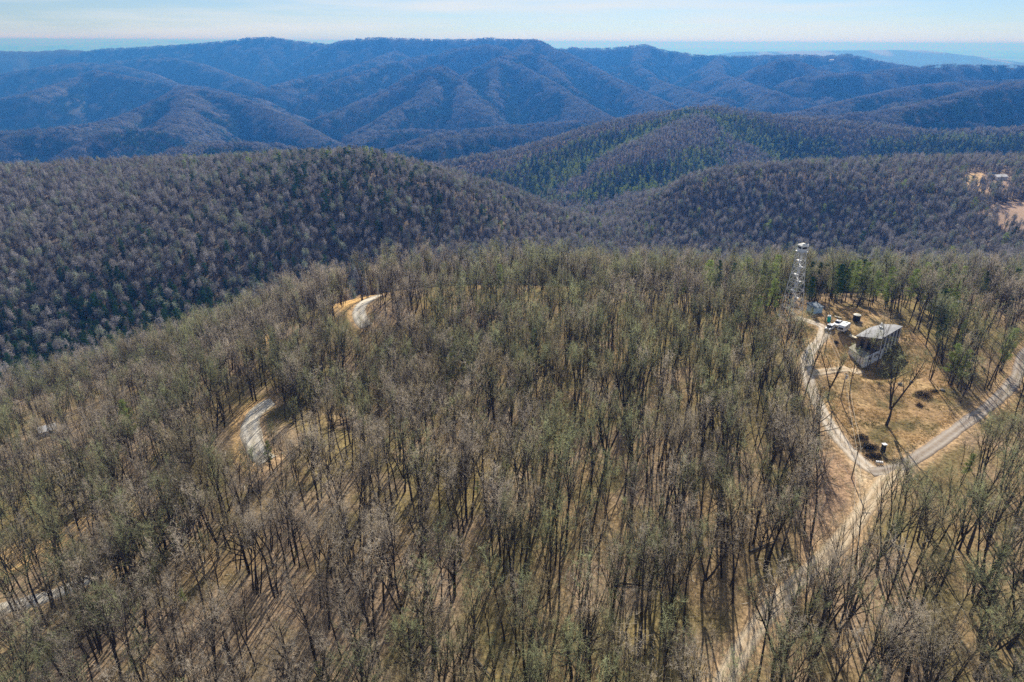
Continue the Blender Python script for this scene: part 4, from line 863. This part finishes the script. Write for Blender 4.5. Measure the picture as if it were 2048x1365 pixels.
def wire(a, b_, off, label, sag=.5, r=.028):
    a, b_ = Vector(a), Vector(b_); d = (b_-a); s = Vector((d.y, -d.x, 0)).normalized()*off; m = MB(); n = 14; pts = [a.lerp(b_, i/n)+s-Vector((0, 0, sag*4*(i/n)*(1-i/n)+.1)) for i in range(n+1)]
    for p_, q_ in zip(pts[:-1], pts[1:]): m.tube(p_, q_, r, n=4)
    tag(m.build('power_cable', M_cable), label, 'cable', 'overhead cables of the yard')
for a, b_, w in ((PA, PB, 'from the parked vehicles to the transformer pole'), (PB, PC, 'from the transformer pole to the driveway bend pole'), (PC, PD, 'crossing the dirt road below the driveway bend pole')):
    wire(a, b_, -.45, 'pale overhead cable '+w+', left of the pair'); wire(a, b_, .45, 'pale overhead cable '+w+', right of the pair')
KP = hit(2040, 800); wire(PC, (KP[0], KP[1], KP[2]+9), 0, 'thin overhead cable running right across the yard from the driveway bend pole', r=.018)
# --- kiosk, roadside rack
p = hit(1765, 905); kk = empty('pump_cabinet', p, R(8)); tag(kk, 'tall narrow dark cabinet with white cap near the road junction', 'cabinet'); MB().box(-.42, .42, -.4, .4, -.3, 2.3).build('body', worn(new_mat('dark_green_cladding', (.10, .11, .08), .9), 2, .3), kk); MB().box(-.55, .55, -.5, .5, 2.31, 2.43).build('cap', M_white, kk); MB().box(-.3, .3, -.44, -.405, .1, 1.8).build('door', M_dark, kk)
p = hit(1758, 929); rk = empty('mailbox_rack', p, R(-12)); tag(rk, 'low white slatted rack at the verge of the junction', 'rack')
for k in range(4): MB().box(-.8+k*.42, -.5+k*.42, -.25, .25, .35, .75).build('box_front', M_white, rk)
m = MB(); m.box(-.9, .9, -.06, .06, .2, .34); m.box(-.7, -.6, -.05, .05, -.3, .2); m.box(.6, .7, -.05, .05, -.3, .2); m.build('stand', M_wood, rk)
# --- buildings half hidden in the woods
def barn(name, px, py, L_, W_, H_, ang, wall, roofm, label, cat, ridge=1.2, wins=2):
    p = hit(px, py); r_ = empty(name, p, ang); tag(r_, label, cat); MB().side([(-W_/2, -2), (W_/2, -2), (W_/2, H_), (0, H_+ridge), (-W_/2, H_)], -L_/2, L_/2).build('wall', wall, r_)
    m = MB(); e = .35; k = ridge/(W_/2); m.side([(-W_/2-e, H_-e*k+.05), (0, H_+ridge+.05), (W_/2+e, H_-e*k+.05), (W_/2+e, H_-e*k+.2), (0, H_+ridge+.2), (-W_/2-e, H_-e*k+.2)], -L_/2-e, L_/2+e); m.build('roof', roofm, r_)
    for i in range(wins): MB().box(-L_/2+L_*(i+.7)/(wins+.4)-.4, -L_/2+L_*(i+.7)/(wins+.4)+.4, -W_/2-.04, -W_/2+.02, H_*.4, H_*.75).build('window', M_black, r_)
    MB().box(-L_/2-.04, -L_/2+.02, -.45, .45, 0, 2.0).build('door', M_dark, r_); return r_
barn('white_cabin', 97, 868, 5.5, 4.5, 2.3, R(35), M_white, M_white, 'small white-roofed cabin among bare trees near the left edge', 'cabin')
barn('blue_roofed_cabin', 2, 650, 7, 6, 2.6, R(10), M_wall, M_blueroof, 'small blue-roofed cabin in the dark valley woods at the left edge', 'cabin')
barn('long_outbuilding', 1880, 618, 13, 6, 3.0, R(22), M_wall, worn(new_mat('grey_green_tin', (.36, .38, .36), .6), .5, .3), 'long low grey outbuilding seen through trees right of the house', 'outbuilding', .9, 3)
barn('white_farmhouse', 1997, 359, 15, 9, 3.4, R(12), M_white, new_mat('bright_tin_roof', (.82, .80, .76), .4, .5), 'distant white-roofed farmhouse beside a tan clearing on the right hillside', 'house', 1.8, 4)
barn('small_outbuilding', 1985, 352, 5, 4, 2.4, R(5), M_wall, M_slate, 'tiny blue-grey outbuilding left of the distant farmhouse', 'outbuilding')
q = at_f(1664, 113, 5250); fb = empty('far_white_building', (q[0], q[1], gz(q[0], q[1])+6), R(10)); tag(fb, 'tiny bright white building on the far right ridge line', 'building'); MB().box(-15, 15, -9, 9, -8, 14).build('wall', M_white, fb); MB().side([(-10, 14.1), (10, 14.1), (0, 19)], -16, 16).build('roof', M_white, fb)
q = at_f(540, 74, 7400); rm = empty('radio_mast', (q[0], q[1], gz(q[0], q[1]))); tag(rm, 'thin radio mast on the highest point of the far left skyline', 'mast'); MB().tube((0, 0, -5), (0, 0, 38), 1.3, .8, 6).build('mast_shaft', M_steel, rm); MB().lathe([(2.2, 24), (2.2, 27)], 8).build('dish', M_white, rm)
# --- fallen logs, brush heaps
logs = [((1003, 842), (1036, 862), 'pale fallen log left of two others in the centre woods'), ((1040, 838), (1066, 812), 'pale fallen log slanting upward in the centre woods'), ((960, 880), (1000, 856), 'pale fallen log nearest the camera of the three in the centre woods'), ((1228, 1168), (1322, 1178), 'long dark fallen trunk in the lower right-hand woods'), ((950, 1320), (982, 1355), 'pale fallen trunk at the bottom centre edge'), ((230, 1000), (262, 1018), 'fallen log on the bare tan bank at left'), ((1500, 1105), (1560, 1080), 'thin fallen trunk left of the lower dirt road')]
for i, (a, b_, lb) in enumerate(logs):
    A, B_ = hit(*a)+[0, 0, .25], hit(*b_)+[0, 0, .3]; m = MB(); M0 = (A+B_)/2; m.tube(A-M0, B_-M0, .22, .10, 7); side_ = np.cross(B_-A, [0, 0, 1.]); side_ /= np.linalg.norm(side_)
    for t_ in (.45, .6, .75, .88): q = A+(B_-A)*t_-M0; m.tube(q, q+side_*(1.4 if t_ in (.45, .75) else -1.2)*(1.2-t_)+(B_-A)/np.linalg.norm(B_-A)*.8+np.array([0, 0, .5]), .06, .02, 4)
    o = m.build('fallen_log', M_bark2 if 'dark' not in lb else M_bark); o.location = M0; tag(o, lb, 'log', 'fallen logs in the near woods')
# dry grass standing in the yard
g = np.random.default_rng(5); lo, hi = yard.min(0)-4, yard.max(0)+4; n = 26000; X = g.uniform(lo[0], hi[0], n); Y = g.uniform(lo[1], hi[1], n); ok = (poly_soft(X, Y, yard, 4) > g.random(n)) & (all_road_dist(X, Y) > .3) & (fbm(X/3.5, Y/3.5, 91, 3) > g.uniform(.36, .6, n)); X, Y = X[ok], Y[ok]; m_ = len(X)
C = np.stack([X, Y, hgt(X, Y)], -1).repeat(7, 0); C[:, :2] += g.normal(size=(len(C), 2))*.16; D = g.normal(size=(len(C), 3))*.5+[0, 0, .8]; D /= np.linalg.norm(D, axis=1)[:, None]
t = Tree(3); t.blades(C, D, g.uniform(.2, .6, len(C)), g.uniform(.04, .11, len(C))); T = np.concatenate(t.T); mi = (fbm(C[:, 0]/5, C[:, 1]/5, 95, 3)+g.normal(size=len(C))*.06 > .54).astype(int)
o = link(bpy.data.objects.new('dry_grass', mesh_np('dry_grass', T, F3=np.arange(len(T)).reshape(-1, 3), mats=[wood_mat('straw', (.52, .37, .17), .1, .3), wood_mat('olive_grass', (.20, .18, .07), .1, .3)], midx=mi))); tag(o, 'dry straw-coloured grass in the yard below the house', 'grass', kind='stuff')
# sticks and low brush on the forest floor
def floor_scatter(name, n, r0, r1, h, L0, L1, w0, w1, up, thr, mats, label, cat, per):
    a = g.uniform(R(-44), R(44), n); r_ = np.sqrt(g.uniform(r0**2, r1**2, n)); X, Y = r_*np.sin(a), r_*np.cos(a)
    ok = (all_road_dist(X, Y) > .8) & (fbm(X/8, Y/8, 191, 3)+(X < -10)*.05 > g.uniform(thr, thr+.16, n)) & ~inside(X, Y, yard) & ~inside(X, Y, bank); X, Y = X[ok], Y[ok]
    C = np.stack([X, Y, hgt(X, Y)+h], -1).repeat(per, 0); C[:, :2] += g.normal(size=(len(C), 2))*.45; D = g.normal(size=(len(C), 3))*[1, 1, .12+up*.5]+[0, 0, up]; D /= np.linalg.norm(D, axis=1)[:, None]
    t = Tree(9); t.blades(C, D, g.uniform(L0, L1, len(C)), g.uniform(w0, w1, len(C))); T = np.concatenate(t.T); mi = np.repeat(g.integers(0, len(mats), len(X)), per)
    o = link(bpy.data.objects.new(name, mesh_np(name, T, F3=np.arange(len(T)).reshape(-1, 3), mats=mats, midx=mi))); tag(o, label, cat, kind='stuff')
floor_scatter('fallen_branches', 15000, 70, 250, .12, .7, 3.2, .05, .16, .0, .34, [M_bark2, wood_mat('bleached_wood', (.42, .38, .31), .3), wood_mat('dead_leaves', (.36, .24, .13), .3)], 'fallen sticks and branches littering the floor of the near woods', 'branches', 1)
floor_scatter('underbrush', 9000, 68, 250, .0, .5, 1.7, .03, .07, .75, .42, [M_twig[2], M_twig[1], wood_mat('rust_brush', (.30, .21, .12), .3, .3), M_twig[0]], 'low leafless brush growing under the near trees', 'brush', 14)
M_brush = wood_mat('dark_brush', (.06, .055, .045)); M_shrub = wood_mat('green_brush', (.12, .13, .05)); M_rock = worn(new_mat('grey_rock', (.22, .21, .19), .9), 1.5, .4)
def heap(px, py, rx, ry, hz_, n, mat, name, label, cat, blade=.9):
    p = hit(px, py); g = np.random.default_rng(int(px*7+py)); t = Tree(int(px)); u = g.normal(size=(n, 3)); u /= np.linalg.norm(u, axis=1)[:, None]; u[:, 2] = np.abs(u[:, 2]); C = u*g.random((n, 1))**.5*[rx, ry, hz_]+[0, 0, 0]; D = u*.8+g.normal(size=(n, 3))*.7; D /= np.linalg.norm(D, axis=1)[:, None]
    t.blades(C, D, g.uniform(.4, 1.1, n)*blade, g.uniform(.04, .14, n)); T = np.concatenate(t.T); o = link(bpy.data.objects.new(name, mesh_np(name, T, F3=np.arange(len(T)).reshape(-1, 3), mats=[mat]))); o.location = p; tag(o, label, cat)
heap(1847, 793, 2.8, 2.0, 1.8, 900, M_brush, 'brush_heap', 'big black heap of cut brush on the right of the grassy yard', 'brush'); heap(1838, 813, 1.0, .8, .8, 260, M_brush, 'brush_heap', 'small black heap of brush just below the big one', 'brush'); heap(1868, 785, 1.3, .8, .7, 260, M_brush, 'brush_heap', 'flat dark brush heap just right of the big black one', 'brush')
heap(1736, 897, 3.2, 1.6, 1.0, 900, M_brush, 'bramble_patch', 'dark brambles along the bend between pole and white-capped cabinet', 'brambles'); heap(1748, 915, 2.6, 1.3, .9, 700, M_brush, 'bramble_patch', 'dark brambles at the junction verge just below the white-capped cabinet', 'brambles'); heap(1722, 878, 2.0, 1.5, 1.0, 500, M_brush, 'bramble_patch', 'dark brambles beside the driveway just above the bend pole', 'brambles')
heap(1672, 688, .8, .6, .9, 300, M_brush, 'brush_heap', 'small dark heap in the grass below the parked vehicles', 'brush'); heap(1790, 925, 2.4, 1.0, .6, 400, M_brush, 'bramble_patch', 'low dark brambles at the inside corner of the junction', 'brambles')
for i, (px, py, s_, lb) in enumerate([(1885, 782, .8, 'grey boulder right of the black brush heap'), (1800, 770, .9, 'grey boulder above the brush heap in the grassy yard'), (1822, 765, .6, 'small grey boulder between the house and brush heap'), (1648, 776, .5, 'small pale boulder beside the driveway under the trees')]):
    p = hit(px, py); g = random.Random(i); m = MB(); m.lathe([(s_*.5, -.3), (s_*g.uniform(.8, 1), .1), (s_*g.uniform(.6, .9), s_*.5), (s_*.3, s_*.75)], 7); o = m.build('boulder', M_rock, bevel=.08); o.location = p; tag(o, lb, 'boulder')
# ------------------------------------------------------------------ the air between here and the plain
hz = MB().box(-130000, 130000, -600, 115000, -800, CAMZ+72).build('haze', None); hz.data.materials.clear()
hm = bpy.data.materials.new('haze_air'); hm.use_nodes = True; hn = hm.node_tree.nodes; hn.clear()
pv = hn.new('ShaderNodeVolumePrincipled'); ho = hn.new('ShaderNodeOutputMaterial'); hm.node_tree.links.new(pv.outputs[0], ho.inputs['Volume'])
pv.inputs['Density'].default_value = 1.7e-4; pv.inputs['Color'].default_value = (.036, .178, .58, 1); pv.inputs['Absorption Color'].default_value = (.815, .62, .116, 1); pv.inputs['Anisotropy'].default_value = 0.25
hz.data.materials.append(hm); tag(hz, 'blue air haze over the far mountains', 'haze', kind='stuff')
